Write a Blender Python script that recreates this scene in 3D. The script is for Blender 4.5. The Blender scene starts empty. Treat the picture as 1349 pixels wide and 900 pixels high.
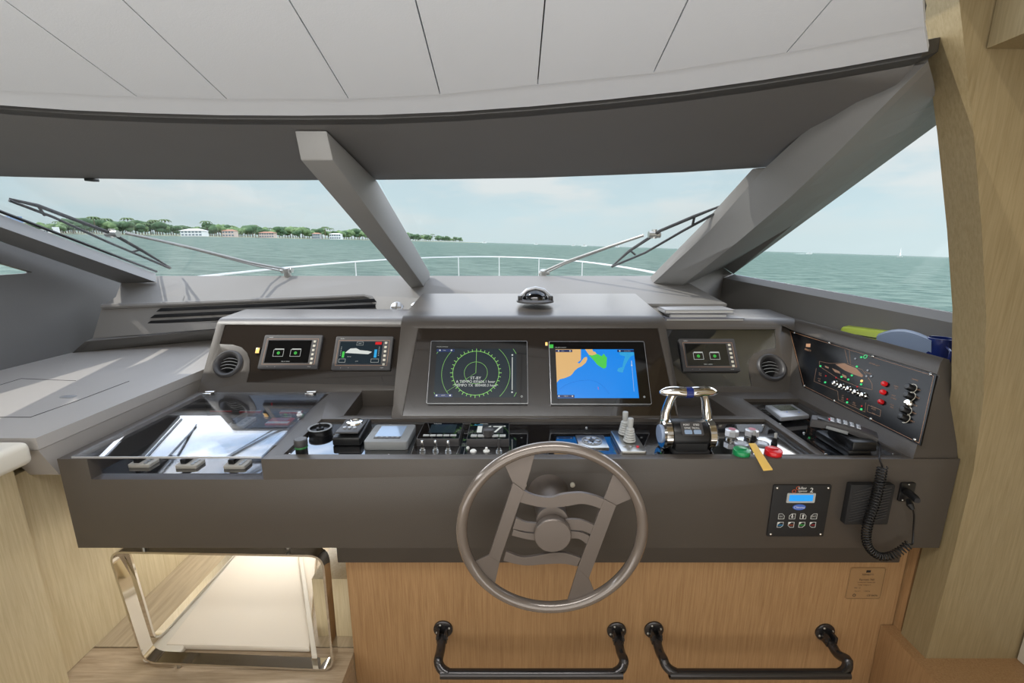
import bpy, bmesh, math, random
from mathutils import Vector, Matrix
R = math.radians
random.seed(7)
C = bpy.context.scene.collection
SC = bpy.context.scene
# ---------------------------------------------------------------- camera
CZ = 1.53                      # eye height above the floor; builders below use heights relative to the eye
F_PX, PITCH = 585.0, R(12.5)
cam = bpy.data.cameras.new('camera'); cam.sensor_width = 36.0; cam.lens = F_PX * 36.0 / 1349.0
cam.clip_start = 0.02; cam.clip_end = 20000
co = bpy.data.objects.new('camera', cam); C.objects.link(co)
co.location = (0, 0, CZ); co.rotation_euler = (math.pi / 2 - PITCH, 0, 0)
SC.camera = co
# ---------------------------------------------------------------- colour management
vs = SC.view_settings
SC.display_settings.display_device = 'sRGB'
vs.view_transform = 'Standard'; vs.look = 'None'; vs.exposure = 0.0; vs.gamma = 1.0; vs.use_curve_mapping = False
# ---------------------------------------------------------------- sky
W = bpy.data.worlds.new('sky'); SC.world = W; W.use_nodes = True
nt = W.node_tree; nt.nodes.clear()
def wn(t, **k):
    n = nt.nodes.new(t)
    for a, b in k.items(): setattr(n, a, b)
    return n
wo = wn('ShaderNodeOutputWorld'); bg = wn('ShaderNodeBackground'); tc = wn('ShaderNodeTexCoord')
sep = wn('ShaderNodeSeparateXYZ'); nt.links.new(tc.outputs['Generated'], sep.inputs[0])
cr = wn('ShaderNodeValToRGB'); nt.links.new(sep.outputs['Z'], cr.inputs[0])
def ramp(cr, stops):
    e = cr.color_ramp.elements
    while len(e) < len(stops): e.new(0.5)
    for i, (p, c) in enumerate(stops):
        e[i].position = p; e[i].color = (*c, 1)
ramp(cr, [(0.0, (.68, .82, .85)), (.06, (.64, .80, .85)), (.17, (.58, .73, .80)), (.23, (4.6, 4.7, 4.8)), (.32, (4.3, 4.5, 4.8)), (.37, (1.4, 1.85, 2.6)), (1.0, (1.0, 1.25, 1.7))])
cr2 = wn('ShaderNodeValToRGB'); nt.links.new(sep.outputs['Z'], cr2.inputs[0])
ramp(cr2, [(0.0, (.66, .80, .83)), (.10, (.78, .84, .85)), (.18, (.80, .84, .85)), (.23, (5.0, 5.0, 5.0)), (.5, (3.4, 3.4, 3.5)), (1.0, (1.8, 1.8, 1.8))])
mp = wn('ShaderNodeMapping'); nt.links.new(tc.outputs['Generated'], mp.inputs[0]); mp.inputs['Scale'].default_value = (1.4, 1.4, 5.0)
nz = wn('ShaderNodeTexNoise'); nz.inputs['Scale'].default_value = 2.3; nz.inputs['Detail'].default_value = 7; nz.inputs['Roughness'].default_value = .58
nt.links.new(mp.outputs[0], nz.inputs['Vector'])
mr = wn('ShaderNodeMapRange'); mr.inputs['From Min'].default_value = .44; mr.inputs['From Max'].default_value = .60
nt.links.new(nz.outputs['Fac'], mr.inputs['Value'])
mx = wn('ShaderNodeMix', data_type='RGBA'); nt.links.new(mr.outputs[0], mx.inputs[0])
nt.links.new(cr.outputs[0], mx.inputs[6]); nt.links.new(cr2.outputs[0], mx.inputs[7])
nt.links.new(mx.outputs[2], bg.inputs[0]); bg.inputs[1].default_value = 1.0
nt.links.new(bg.outputs[0], wo.inputs[0])
# ---------------------------------------------------------------- sun and added fill lamps
SUN_DIR = Vector((.85, .15, -1.0))
sl = bpy.data.lights.new('sun', 'SUN'); sl.energy = 2.9; sl.angle = R(.6); sl.color = (1, .96, .88)
so = bpy.data.objects.new('sun', sl); C.objects.link(so); so.location = (20, 20, 60)
so.rotation_euler = SUN_DIR.to_track_quat('-Z', 'Y').to_euler()
def area(name, loc, target, sx, sy, e, col=(1, 1, 1)):
    l = bpy.data.lights.new(name, 'AREA'); l.shape = 'RECTANGLE'; l.size = sx; l.size_y = sy; l.energy = e; l.color = col
    o = bpy.data.objects.new(name, l); C.objects.link(o); o.location = (loc[0], loc[1], loc[2] + CZ)
    d = Vector(target) - Vector(loc); o.rotation_euler = d.to_track_quat('-Z', 'Y').to_euler()
    return o
# area lamps added to brighten the interior
area('aft_fill', (-.4, -3.6, -.25), (0, 2, -.1), 5.4, 2.3, 66, (1, .99, .97))  # added broad fill from astern; the back wall has no doors
area('floor_bounce_fill', (-.2, -1.0, -1.45), (-.2, -.8, .6), 3.6, 1.6, 33, (.97, .99, 1))  # added upward fill, stands in for bounce off a sunlit floor
area('overhead_fill', (-.35, .40, .585), (-.25, 1.3, -.7), 2.0, .22, 22, (1, .99, .97))  # added overhead fill out of view, lifts the console's top surfaces
area('under_console_fill', (-1.15, 2.0, -1.01), (-1.15, 1.7, -1.5), .6, .5, 9, (1, .97, .92))  # added fill hidden below the console, brightens the locker and floor panel
# ---------------------------------------------------------------- helpers
def ray(u, v):
    a = (u - 674.5) / F_PX; b = (450 - v) / F_PX
    c, s = math.cos(PITCH), math.sin(PITCH)
    return Vector((a, c + b * s, -s + b * c))
def atx(u, v, x): d = ray(u, v); return d * (x / d.x)
def aty(u, v, y): d = ray(u, v); return d * (y / d.y)
def atz(u, v, z): d = ray(u, v); return d * (z / d.z)
class Fr:
    """a surface with origin o, axes u v along it and n out of it"""
    def __init__(s, o, u, v):
        s.o = Vector(o); s.u = Vector(u).normalized(); v = Vector(v)
        s.v = (v - s.u * v.dot(s.u)).normalized(); s.n = s.u.cross(s.v)
    def p(s, u, v, w=0): return s.o + s.u * u + s.v * v + s.n * w
    def px(s, U, V, w=0):
        d = ray(U, V); o = s.o + s.n * w; t = o.dot(s.n) / d.dot(s.n); q = d * t - o
        return (q.dot(s.u), q.dot(s.v))
    def rect(s, pts, w=0):
        q = [s.px(*p, w) for p in pts]                      # TL TR BR BL
        return ((q[0][0] + q[3][0]) / 2, (q[1][0] + q[2][0]) / 2, (q[2][1] + q[3][1]) / 2, (q[0][1] + q[1][1]) / 2)
    def sub(s, u, v, w=0, rot=0):
        f = Fr(s.p(u, v, w), s.u * math.cos(rot) + s.v * math.sin(rot), s.v * math.cos(rot) - s.u * math.sin(rot)); return f
def crop(ox, oy, k): return lambda x, y: (ox + x / k, oy + y / k)
XY = Fr((0, 0, 0), (1, 0, 0), (0, 1, 0))
_tx = {}
def glyphs(body):
    if body not in _tx:
        cu = bpy.data.curves.new('t', 'FONT'); cu.body = body; cu.align_x = 'LEFT'; cu.resolution_u = 2
        ob = bpy.data.objects.new('t', cu); C.objects.link(ob)
        dg = bpy.context.evaluated_depsgraph_get(); me = ob.evaluated_get(dg).to_mesh()
        vv = [v.co.copy() for v in me.vertices]; ff = [tuple(p.vertices) for p in me.polygons]
        ob.evaluated_get(dg).to_mesh_clear(); C.objects.unlink(ob); bpy.data.objects.remove(ob); bpy.data.curves.remove(cu)
        _tx[body] = (vv, ff)
    return _tx[body]
class MB:
    def __init__(s): s.bm = bmesh.new()
    def add(s, verts, faces, bevel=0, seg=2):
        t = bmesh.new(); vs_ = [t.verts.new(v) for v in verts]
        for f in faces:
            try: t.faces.new([vs_[i] for i in f])
            except ValueError: pass
        bmesh.ops.recalc_face_normals(t, faces=t.faces)
        if bevel: bmesh.ops.bevel(t, geom=list(t.edges), offset=bevel, segments=seg, affect='EDGES', profile=.5, clamp_overlap=True)
        me = bpy.data.meshes.new('x'); t.to_mesh(me); t.free(); s.bm.from_mesh(me); bpy.data.meshes.remove(me); return s
    def prism(s, poly, vec, bevel=0, seg=2):
        n = len(poly); poly = [Vector(p) for p in poly]; vec = Vector(vec)
        return s.add(poly + [p + vec for p in poly], [tuple(range(n))[::-1], tuple(range(n, 2 * n))] + [(i, (i + 1) % n, (i + 1) % n + n, i + n) for i in range(n)], bevel, seg)
    def box(s, x0, x1, y0, y1, z0, z1, bevel=0, seg=2):
        return s.prism([(x0, y0, z0), (x1, y0, z0), (x1, y1, z0), (x0, y1, z0)], (0, 0, z1 - z0), bevel, seg)
    def fbox(s, F, u0, u1, v0, v1, w0, w1, bevel=0, seg=2):
        return s.prism([F.p(u0, v0, w0), F.p(u1, v0, w0), F.p(u1, v1, w0), F.p(u0, v1, w0)], F.n * (w1 - w0), bevel, seg)
    def fpoly(s, F, pts, w0, w1, bevel=0, seg=2):
        return s.prism([F.p(a, b, w0) for a, b in pts], F.n * (w1 - w0), bevel, seg)
    def frr(s, F, u0, u1, v0, v1, w0, w1, r, bevel=0, n=5):
        pts = []
        for cx, cy, a0 in ((u1 - r, v1 - r, 0), (u0 + r, v1 - r, 90), (u0 + r, v0 + r, 180), (u1 - r, v0 + r, 270)):
            for k in range(n + 1):
                a = R(a0 + 90 * k / n); pts.append((cx + r * math.cos(a), cy + r * math.sin(a)))
        return s.fpoly(F, pts, w0, w1, bevel)
    def sheet(s, rows, thick=0, d=(0, 0, 1)):
        """grid of points; thickness pushed along d"""
        m = len(rows[0]); n = len(rows); V = [Vector(p) for r in rows for p in r]; f = []
        for i in range(n - 1):
            for j in range(m - 1): f.append((i * m + j, i * m + j + 1, (i + 1) * m + j + 1, (i + 1) * m + j))
        if thick:
            o = n * m; d = Vector(d).normalized() * thick; V = V + [p + d for p in V]
            f = f + [tuple(a + o for a in q)[::-1] for q in f]
            rim = [(0, j) for j in range(m)] + [(i, m - 1) for i in range(1, n)] + [(n - 1, j) for j in range(m - 2, -1, -1)] + [(i, 0) for i in range(n - 2, 0, -1)]
            L = [i * m + j for i, j in rim]
            for k in range(len(L)): a, b = L[k], L[(k + 1) % len(L)]; f.append((a, b, b + o, a + o))
        return s.add(V, f)
    def tube(s, pts, r, n=10, closed=False, cap=True):
        pts = [Vector(p) for p in pts]; m = len(pts); rr = r if isinstance(r, (list, tuple)) else [r] * m
        V = []; f = []; up = None
        for i in range(m):
            if closed: t = pts[(i + 1) % m] - pts[i - 1]
            else: t = pts[min(i + 1, m - 1)] - pts[max(i - 1, 0)]
            t.normalize()
            if up is None: up = Vector((0, 0, 1)) if abs(t.z) < .9 else Vector((1, 0, 0))
            x = t.cross(up).normalized(); up = x.cross(t).normalized()
            for k in range(n):
                a = 2 * math.pi * k / n; V.append(pts[i] + (x * math.cos(a) + up * math.sin(a)) * rr[i])
        e = m if closed else m - 1
        for i in range(e):
            for k in range(n):
                a = i * n + k; b = i * n + (k + 1) % n; j = ((i + 1) % m) * n
                f.append((a, b, j + (k + 1) % n, j + k))
        if cap and not closed: f += [tuple(range(n))[::-1], tuple(range((m - 1) * n, m * n))]
        return s.add(V, f)
    def lathe(s, F, prof, n=28, u=0, v=0):
        """profile of (radius, height) turned about F's normal at (u, v)"""
        V = []; f = []; m = len(prof)
        for r_, h in prof:
            for k in range(n):
                a = 2 * math.pi * k / n; V.append(F.p(u + max(r_, 1e-5) * math.cos(a), v + max(r_, 1e-5) * math.sin(a), h))
        for i in range(m - 1):
            for k in range(n): f.append((i * n + k, i * n + (k + 1) % n, (i + 1) * n + (k + 1) % n, (i + 1) * n + k))
        f += [tuple(range(n))[::-1], tuple(range((m - 1) * n, m * n))]
        return s.add(V, f)
    def ring(s, F, u, v, r0, r1, w0, w1, n=40, a0=0, a1=360):
        full = a1 - a0 >= 360; m = n if full else n + 1; V = []; f = []
        for i in range(m):
            a = R(a0 + (a1 - a0) * i / n)
            for rr, ww in ((r0, w0), (r1, w0), (r1, w1), (r0, w1)): V.append(F.p(u + rr * math.cos(a), v + rr * math.sin(a), ww))
        for i in range(m if full else m - 1):
            j = (i + 1) % m
            for k in range(4): f.append((i * 4 + k, i * 4 + (k + 1) % 4, j * 4 + (k + 1) % 4, j * 4 + k))
        return s.add(V, f)
    def line(s, F, pts, w, w0, w1, closed=False):
        """thin flat stroke of width w along 2-D points of a frame"""
        m = len(pts)
        for i in range(m if closed else m - 1):
            a = Vector(pts[i]); b = Vector(pts[(i + 1) % m]); d = b - a
            if d.length < 1e-6: continue
            d.normalize(); q = Vector((-d.y, d.x)) * w / 2; a = a - d * w / 2; b = b + d * w / 2
            s.fpoly(F, [a + q, b + q, b - q, a - q], w0, w1)
        return s
    def text(s, F, body, u, v, size, w0=0, ext=0, align='C', width=None, rot=0):
        vv, ff = glyphs(body)
        if not vv: return s
        x0 = min(p.x for p in vv); x1 = max(p.x for p in vv); y0 = min(p.y for p in vv); y1 = max(p.y for p in vv)
        ky = size / (y1 - y0); kx = ky if width is None else width / (x1 - x0)
        wd = (x1 - x0) * kx; ox = {'C': -wd / 2, 'L': 0, 'R': -wd}[align]
        cr_, sr_ = math.cos(rot), math.sin(rot); V = []
        for p in vv:
            a = (p.x - x0) * kx + ox; b = (p.y - y0) * ky - size / 2
            V.append(F.p(u + a * cr_ - b * sr_, v + a * sr_ + b * cr_, w0))
        t = [s.bm.verts.new(p) for p in V]
        for f in ff:
            try: s.bm.faces.new([t[i] for i in f])
            except ValueError: pass
        return s
def to_mesh(bm, name, off=Vector((0, 0, 0)), sharp=38):
    for v in bm.verts: v.co -= off
    me = bpy.data.meshes.new(name); bm.to_mesh(me); bm.free()
    for p in me.polygons: p.use_smooth = True
    if sharp is not None: me.set_sharp_from_angle(angle=R(sharp))
    return me
def base_of(bm):
    xs = [v.co for v in bm.verts]
    return Vector(((min(p.x for p in xs) + max(p.x for p in xs)) / 2, (min(p.y for p in xs) + max(p.y for p in xs)) / 2, min(p.z for p in xs)))
def solo(name, mb, m, label=None, cat=None, group=None, kind=None, sharp=38):
    o0 = base_of(mb.bm); me = to_mesh(mb.bm, name, o0, sharp); me.materials.append(m)
    o = bpy.data.objects.new(name, me); C.objects.link(o); o.location = o0 + Vector((0, 0, CZ))
    o['_b'] = list(o0)
    if label: o['label'] = label
    if cat: o['category'] = cat
    if group: o['group'] = group
    if kind: o['kind'] = kind
    return o
def struct(name, mb, m, sharp=38): return solo(name, mb, m, kind='structure', sharp=sharp)
def thing(name, loc, label, cat, group=None):
    o = bpy.data.objects.new(name, None); C.objects.link(o); o.empty_display_size = .02
    loc = Vector(loc); o.location = loc + Vector((0, 0, CZ)); o['_b'] = list(loc)
    o['label'] = label; o['category'] = cat
    if group: o['group'] = group
    return o
def root_base(p):
    b = Vector((0, 0, 0)); b = Vector(p['_b']); return b
def part(name, mb, m, parent, label=None, sharp=38):
    """a mesh under a thing or under another part, geometry given in the common frame"""
    b = Vector(parent['_b']); o0 = base_of(mb.bm); me = to_mesh(mb.bm, name, o0, sharp); me.materials.append(m)
    o = bpy.data.objects.new(name, me); C.objects.link(o); o.parent = parent; o.location = o0 - b; o['_b'] = list(o0)
    if label: o['label'] = label
    return o
def dup(root, dloc, label=None, group=None, rotz=None, scale=None):
    r_ = root.copy(); C.objects.link(r_); r_.location = Vector(dloc) + Vector((0, 0, CZ)); r_['_b'] = list(dloc)
    if rotz is not None: r_.rotation_euler = (0, 0, rotz)
    if scale is not None: r_.scale = scale if isinstance(scale, (tuple, list)) else (scale,) * 3
    if label: r_['label'] = label
    if group: r_['group'] = group
    for ch in list(root.children):
        c = ch.copy(); C.objects.link(c); c.parent = r_
        for g in ch.children:
            d = g.copy(); C.objects.link(d); d.parent = c
    return r_
def csg(base, adds=(), cuts=(), bevel=0, seg=3, angle=30):
    """solid modelling: union the adds, take away the cuts, round the edges"""
    tmp = []
    def ob(mb):
        bmesh.ops.recalc_face_normals(mb.bm, faces=mb.bm.faces)
        me = bpy.data.meshes.new('c'); mb.bm.to_mesh(me); mb.bm.free(); o = bpy.data.objects.new('c', me); C.objects.link(o); tmp.append(o); return o
    b = ob(base)
    for op, lst in (('UNION', adds), ('DIFFERENCE', cuts)):
        for k in lst:
            md = b.modifiers.new('b', 'BOOLEAN'); md.operation = op; md.solver = 'EXACT'; md.object = ob(k)
    if bevel:
        md = b.modifiers.new('v', 'BEVEL'); md.width = bevel; md.segments = seg; md.limit_method = 'ANGLE'; md.angle_limit = R(angle); md.use_clamp_overlap = True; md.miter_outer = 'MITER_ARC'
    dg = bpy.context.evaluated_depsgraph_get(); e = b.evaluated_get(dg); me = e.to_mesh()
    r_ = MB(); r_.bm.from_mesh(me); e.to_mesh_clear()
    for o in tmp: bpy.data.objects.remove(o)
    return r_
# ---------------------------------------------------------------- materials
def s2l(c): return tuple(((x / 255) / 12.92 if x / 255 <= .04045 else ((x / 255 + .055) / 1.055) ** 2.4) for x in c)
def mat(name, rgb, rough=.5, metal=0, bump=0, bscale=200, vary=0, vscale=6, spec=.5, emit=None, es=1, coat=0, ior=1.5):
    m = bpy.data.materials.new(name); m.use_nodes = True; t = m.node_tree; n = t.nodes; p = n['Principled BSDF']
    c = s2l(rgb); p.inputs['Base Color'].default_value = (*c, 1); p.inputs['Roughness'].default_value = rough; p.inputs['Metallic'].default_value = metal
    p.inputs['Specular IOR Level'].default_value = spec; p.inputs['IOR'].default_value = ior; p.inputs['Coat Weight'].default_value = coat
    if coat: p.inputs['Coat Roughness'].default_value = .04
    tc_ = n.new('ShaderNodeTexCoord')
    z = n.new('ShaderNodeTexNoise'); z.inputs['Scale'].default_value = vscale; z.inputs['Detail'].default_value = 4
    t.links.new(tc_.outputs['Object'], z.inputs['Vector'])
    x = n.new('ShaderNodeMix'); x.data_type = 'RGBA'; t.links.new(z.outputs['Fac'], x.inputs[0])
    v_ = max(vary, .015)
    x.inputs[6].default_value = (*[a * (1 - v_) for a in c], 1); x.inputs[7].default_value = (*[min(1, a * (1 + v_)) for a in c], 1)
    t.links.new(x.outputs[2], p.inputs['Base Color'])
    if bump:
        z2 = n.new('ShaderNodeTexNoise'); z2.inputs['Scale'].default_value = bscale; z2.inputs['Detail'].default_value = 3
        t.links.new(tc_.outputs['Object'], z2.inputs['Vector'])
        b = n.new('ShaderNodeBump'); b.inputs['Strength'].default_value = bump; b.inputs['Distance'].default_value = .002
        t.links.new(z2.outputs['Fac'], b.inputs['Height']); t.links.new(b.outputs[0], p.inputs['Normal'])
    if emit: p.inputs['Emission Color'].default_value = (*s2l(emit), 1); p.inputs['Emission Strength'].default_value = es
    return m
def wood(name, c1, c2, sc=(60, 60, 3), rough=.45, planks=None):
    m = bpy.data.materials.new(name); m.use_nodes = True; t = m.node_tree; n = t.nodes; p = n['Principled BSDF']
    p.inputs['Roughness'].default_value = rough
    tc_ = n.new('ShaderNodeTexCoord'); mp_ = n.new('ShaderNodeMapping'); mp_.inputs['Scale'].default_value = sc
    t.links.new(tc_.outputs['Object'], mp_.inputs[0])
    z = n.new('ShaderNodeTexNoise'); z.inputs['Scale'].default_value = 1.5; z.inputs['Detail'].default_value = 6; z.inputs['Roughness'].default_value = .65; z.inputs['Distortion'].default_value = .4
    t.links.new(mp_.outputs[0], z.inputs['Vector'])
    r_ = n.new('ShaderNodeValToRGB'); ramp(r_, [(.33, s2l(c1)), (.67, s2l(c2))]); t.links.new(z.outputs['Fac'], r_.inputs[0])
    z2 = n.new('ShaderNodeTexNoise'); z2.inputs['Scale'].default_value = 2.2; t.links.new(tc_.outputs['Object'], z2.inputs['Vector'])
    x = n.new('ShaderNodeMix'); x.data_type = 'RGBA'; x.blend_type = 'MULTIPLY'; x.inputs[0].default_value = .25
    t.links.new(r_.outputs[0], x.inputs[6]); t.links.new(z2.outputs['Fac'], x.inputs[7]); t.links.new(x.outputs[2], p.inputs['Base Color'])
    b = n.new('ShaderNodeBump'); b.inputs['Strength'].default_value = .12; b.inputs['Distance'].default_value = .002
    t.links.new(z.outputs['Fac'], b.inputs['Height']); t.links.new(b.outputs[0], p.inputs['Normal'])
    return m
def glassm(name, tint=(1, 1, 1), ior=1.45, extra=0.0, rough=0.0):
    """thin pane: lets light and sight through, mirrors by Fresnel"""
    m = bpy.data.materials.new(name); m.use_nodes = True; t = m.node_tree; n = t.nodes; n.clear()
    o = n.new('ShaderNodeOutputMaterial'); mx_ = n.new('ShaderNodeMixShader'); tr = n.new('ShaderNodeBsdfTransparent'); gl = n.new('ShaderNodeBsdfGlossy'); fr = n.new('ShaderNodeLayerWeight')
    tr.inputs[0].default_value = (*tint, 1); gl.inputs['Roughness'].default_value = rough; fr.inputs['Blend'].default_value = .5
    pw = n.new('ShaderNodeMath'); pw.operation = 'POWER'; pw.inputs[1].default_value = 5.0
    ad = n.new('ShaderNodeMath'); ad.operation = 'MULTIPLY_ADD'; ad.use_clamp = True; ad.inputs[1].default_value = .9; ad.inputs[2].default_value = extra
    t.links.new(fr.outputs['Facing'], pw.inputs[0]); t.links.new(pw.outputs[0], ad.inputs[0]); t.links.new(ad.outputs[0], mx_.inputs[0]); t.links.new(tr.outputs[0], mx_.inputs[1]); t.links.new(gl.outputs[0], mx_.inputs[2]); t.links.new(mx_.outputs[0], o.inputs[0])
    return m
M = {}
M['grey'] = mat('console_leather', (74, 68, 62), .36, bump=.25, bscale=380, vary=.04)
M['grey_trim'] = mat('grey_trim_leather', (128, 127, 125), .6, bump=.2, bscale=300, vary=.03)
M['brow'] = mat('charcoal_headliner', (104, 103, 102), .7, bump=.3, bscale=240, vary=.04)
M['fascia'] = mat('dark_fascia', (62, 61, 60), .7)
M['dash'] = mat('dashboard_vinyl', (120, 117, 113), .6, bump=.15, bscale=260, vary=.03)
M['deckgrey'] = mat('side_deck_vinyl', (166, 161, 156), .45, vary=.04)
M['wallgrey'] = mat('grey_wall_vinyl', (94, 93, 92), .65, bump=.2, bscale=300, vary=.05)
M['ceil'] = mat('ceiling_leather', (216, 220, 226), .55, bump=.12, bscale=300, vary=.02)
M['wood'] = wood('pale_oak_veneer', (158, 120, 80), (184, 146, 102), (130, 130, 4))
M['wood_side'] = wood('bleached_oak_veneer', (176, 158, 122), (196, 180, 146), (50, 50, 3))
M['wood_right'] = wood('brown_oak_veneer', (146, 128, 92), (164, 146, 110), (110, 110, 5))
M['wood_locker'] = wood('sunlit_pale_oak', (208, 190, 150), (226, 210, 174), (90, 90, 4))  # pale oak lightened further: sunlight on the locker put into its colour
M['floorw'] = wood('floor_oak', (168, 146, 118), (205, 184, 156), (3, 45, 45), .4)
M['step'] = wood('step_oak', (176, 158, 130), (200, 182, 152), (45, 3, 45), .5)
M['gloss'] = mat('black_gloss_panel', (14, 14, 16), .045, coat=1.0, spec=.8, ior=1.8)
M['gloss_soft'] = mat('black_engraved_laminate', (10, 10, 12), .22, spec=.25)
M['gloss_brown'] = mat('smoked_gloss_panel', (40, 33, 27), .10, coat=1.0, spec=.6)
M['black'] = mat('black_plastic', (18, 18, 19), .35)
M['blackmatt'] = mat('matt_black_plastic', (24, 24, 25), .6, bump=.1)
M['hole'] = mat('dark_cavity', (7, 7, 8), .9)
M['dgrey'] = mat('dark_grey_plastic', (62, 60, 60), .42)
M['mgrey'] = mat('mid_grey_plastic', (128, 130, 130), .45)
M['lgrey'] = mat('light_grey_plastic', (172, 173, 170), .45)
M['silver'] = mat('silver_plastic', (176, 178, 182), .3, metal=.5)
M['chrome'] = mat('chrome', (225, 222, 216), .06, metal=1)
M['satin'] = mat('satin_steel', (190, 188, 182), .28, metal=1)
M['wheel'] = mat('taupe_lacquered_rim', (122, 112, 104), .2, metal=.35, coat=.8)
M['spoke'] = mat('taupe_satin_spoke', (112, 103, 96), .38, metal=.45)
M['gun'] = mat('gunmetal_tube', (74, 72, 72), .2, metal=.75)
M['pane'] = glassm('window_glass', (.985, .992, .992), 1.3, .008)
M['lid'] = glassm('acrylic_lid', (.86, .88, .92), 1.5, .16)
M['white'] = mat('white_print', (225, 225, 220), .5)
M['whitelit'] = mat('screen_white', (20, 20, 20), .4, emit=(225, 230, 225), es=.8)
M['screenbk'] = mat('radar_screen', (4, 6, 8), .15, emit=(34, 46, 54), es=.8)
M['green'] = mat('radar_green', (10, 20, 5), .4, emit=(150, 225, 110), es=.8)
M['bezel'] = mat('screen_bezel', (5, 5, 6), .08, coat=1)
M['navy'] = mat('screen_toolbar', (5, 10, 30), .3, emit=(18, 42, 92), es=.8)
M['cblue'] = mat('chart_water', (5, 20, 50), .2, emit=(22, 140, 240), es=.9)
M['csand'] = mat('chart_land', (60, 50, 30), .2, emit=(226, 182, 120), es=.9)
M['cgreen'] = mat('chart_green', (10, 60, 20), .2, emit=(80, 205, 80), es=.9)
M['cshoal'] = mat('chart_shoal', (10, 60, 90), .2, emit=(50, 160, 215), es=.9)
M['cline'] = mat('chart_line', (10, 30, 80), .2, emit=(20, 90, 190), es=.9)
M['mgreen'] = mat('green_indicator', (10, 60, 10), .3, emit=(60, 190, 70), es=.9)
M['led'] = mat('small_green_led', (10, 60, 10), .3, emit=(60, 220, 130), es=1)
M['redled'] = mat('red_lamp', (130, 10, 12), .25, emit=(220, 30, 35), es=.5)
M['warm'] = mat('lit_push_button', (90, 60, 20), .3, emit=(255, 205, 120), es=1.4)
M['lcd'] = mat('pale_lcd', (140, 160, 185), .15, coat=.6)
M['lcdblue'] = mat('blue_lcd', (10, 60, 120), .2, emit=(40, 160, 235), es=.95)
M['lcdgreen'] = mat('grey_green_lcd', (78, 84, 72), .2, coat=.6)
M['btn'] = mat('cream_button', (198, 192, 176), .4)
M['orange'] = mat('orange_print', (196, 84, 40), .5)
M['redp'] = mat('red_print', (215, 36, 48), .4)
M['bluep'] = mat('blue_print', (70, 105, 190), .4)
M['tealp'] = mat('teal_print', (40, 120, 130), .4)
M['greenp'] = mat('green_print', (50, 110, 60), .4)
M['copper'] = mat('copper_print', (176, 132, 100), .45)
M['pinklab'] = mat('pink_label', (190, 120, 135), .4)
M['redcap'] = mat('red_plastic_cap', (205, 24, 30), .3, coat=.3)
M['greencap'] = mat('green_plastic_cap', (20, 140, 80), .3, coat=.3)
M['tag'] = mat('yellow_key_tag', (222, 182, 90), .5, vary=.05)
M['clear'] = mat('clear_knob_glass', (215, 215, 218), .1, metal=.25, coat=1)
M['lime'] = mat('lime_box', (188, 205, 70), .45)
M['bluegrey'] = mat('blue_grey_cover', (140, 155, 180), .4)
M['mug'] = mat('navy_enamel', (30, 45, 110), .15, coat=.8)
M['folder'] = mat('grey_document_cover', (150, 150, 152), .45)
M['folder2'] = mat('slate_document_cover', (95, 96, 104), .4)
M['paper'] = mat('folder_pages', (205, 205, 202), .6)
M['linen'] = mat('white_covering', (224, 214, 198), .7, bump=.1, vary=.02)
M['plate'] = mat('clear_data_plate', (158, 124, 86), .12, coat=1)
M['print'] = mat('black_print', (30, 24, 20), .6)
M['rubber'] = mat('black_rubber', (16, 16, 17), .55)
M['wiperarm'] = mat('wiper_arm_metal', (150, 148, 142), .35, metal=.7)
M['rail'] = mat('bow_rail_steel', (190, 192, 190), .35, metal=.25)
M['cable'] = mat('black_cord', (20, 20, 21), .42)
M['cream'] = mat('cream_trim', (212, 205, 190), .5)
M['hull'] = mat('white_gelcoat', (225, 225, 222), .3)
# ================================================================ SEA AND SHORE
KX = math.tan(R(1.75))                      # the boat heels a little: the water lies at a slant in the boat's frame
def seaz(x, y): return -4.5 - KX * x
def far(u, D, dv=0):                        # a spot on the water seen in column u at forward distance D
    a = (u - 674.5) / F_PX; x = a * D * 1.02; return Vector((x, D, seaz(x, D)))
m = bpy.data.materials.new('sea_water'); m.use_nodes = True; t = m.node_tree; n = t.nodes; p = n['Principled BSDF']
p.inputs['Roughness'].default_value = .6; p.inputs['Specular IOR Level'].default_value = .12
tcs = n.new('ShaderNodeTexCoord'); mps = n.new('ShaderNodeMapping'); mps.inputs['Scale'].default_value = (.22, .5, 1); t.links.new(tcs.outputs['Object'], mps.inputs[0])
zs = n.new('ShaderNodeTexNoise'); zs.inputs['Scale'].default_value = 1; zs.inputs['Detail'].default_value = 8; zs.inputs['Roughness'].default_value = .7; t.links.new(mps.outputs[0], zs.inputs['Vector'])
rs = n.new('ShaderNodeValToRGB'); ramp(rs, [(.40, s2l((74, 96, 90))), (.60, s2l((112, 130, 120)))]); t.links.new(zs.outputs['Fac'], rs.inputs[0]); t.links.new(rs.outputs[0], p.inputs['Base Color'])
bs = n.new('ShaderNodeBump'); bs.inputs['Strength'].default_value = .6; bs.inputs['Distance'].default_value = .4; t.links.new(zs.outputs['Fac'], bs.inputs['Height']); t.links.new(bs.outputs[0], p.inputs['Normal'])
M['sea'] = m
mb = MB(); S = 9000
mb.prism([(-S, -600, seaz(-S, 0)), (S, -600, seaz(S, 0)), (S, S, seaz(S, 0)), (-S, S, seaz(-S, 0))], (0, 0, -2))
sea = solo('sea', mb, M['sea'], 'pale green choppy sea spreading to the horizon', 'sea', kind='stuff', sharp=None)
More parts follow.
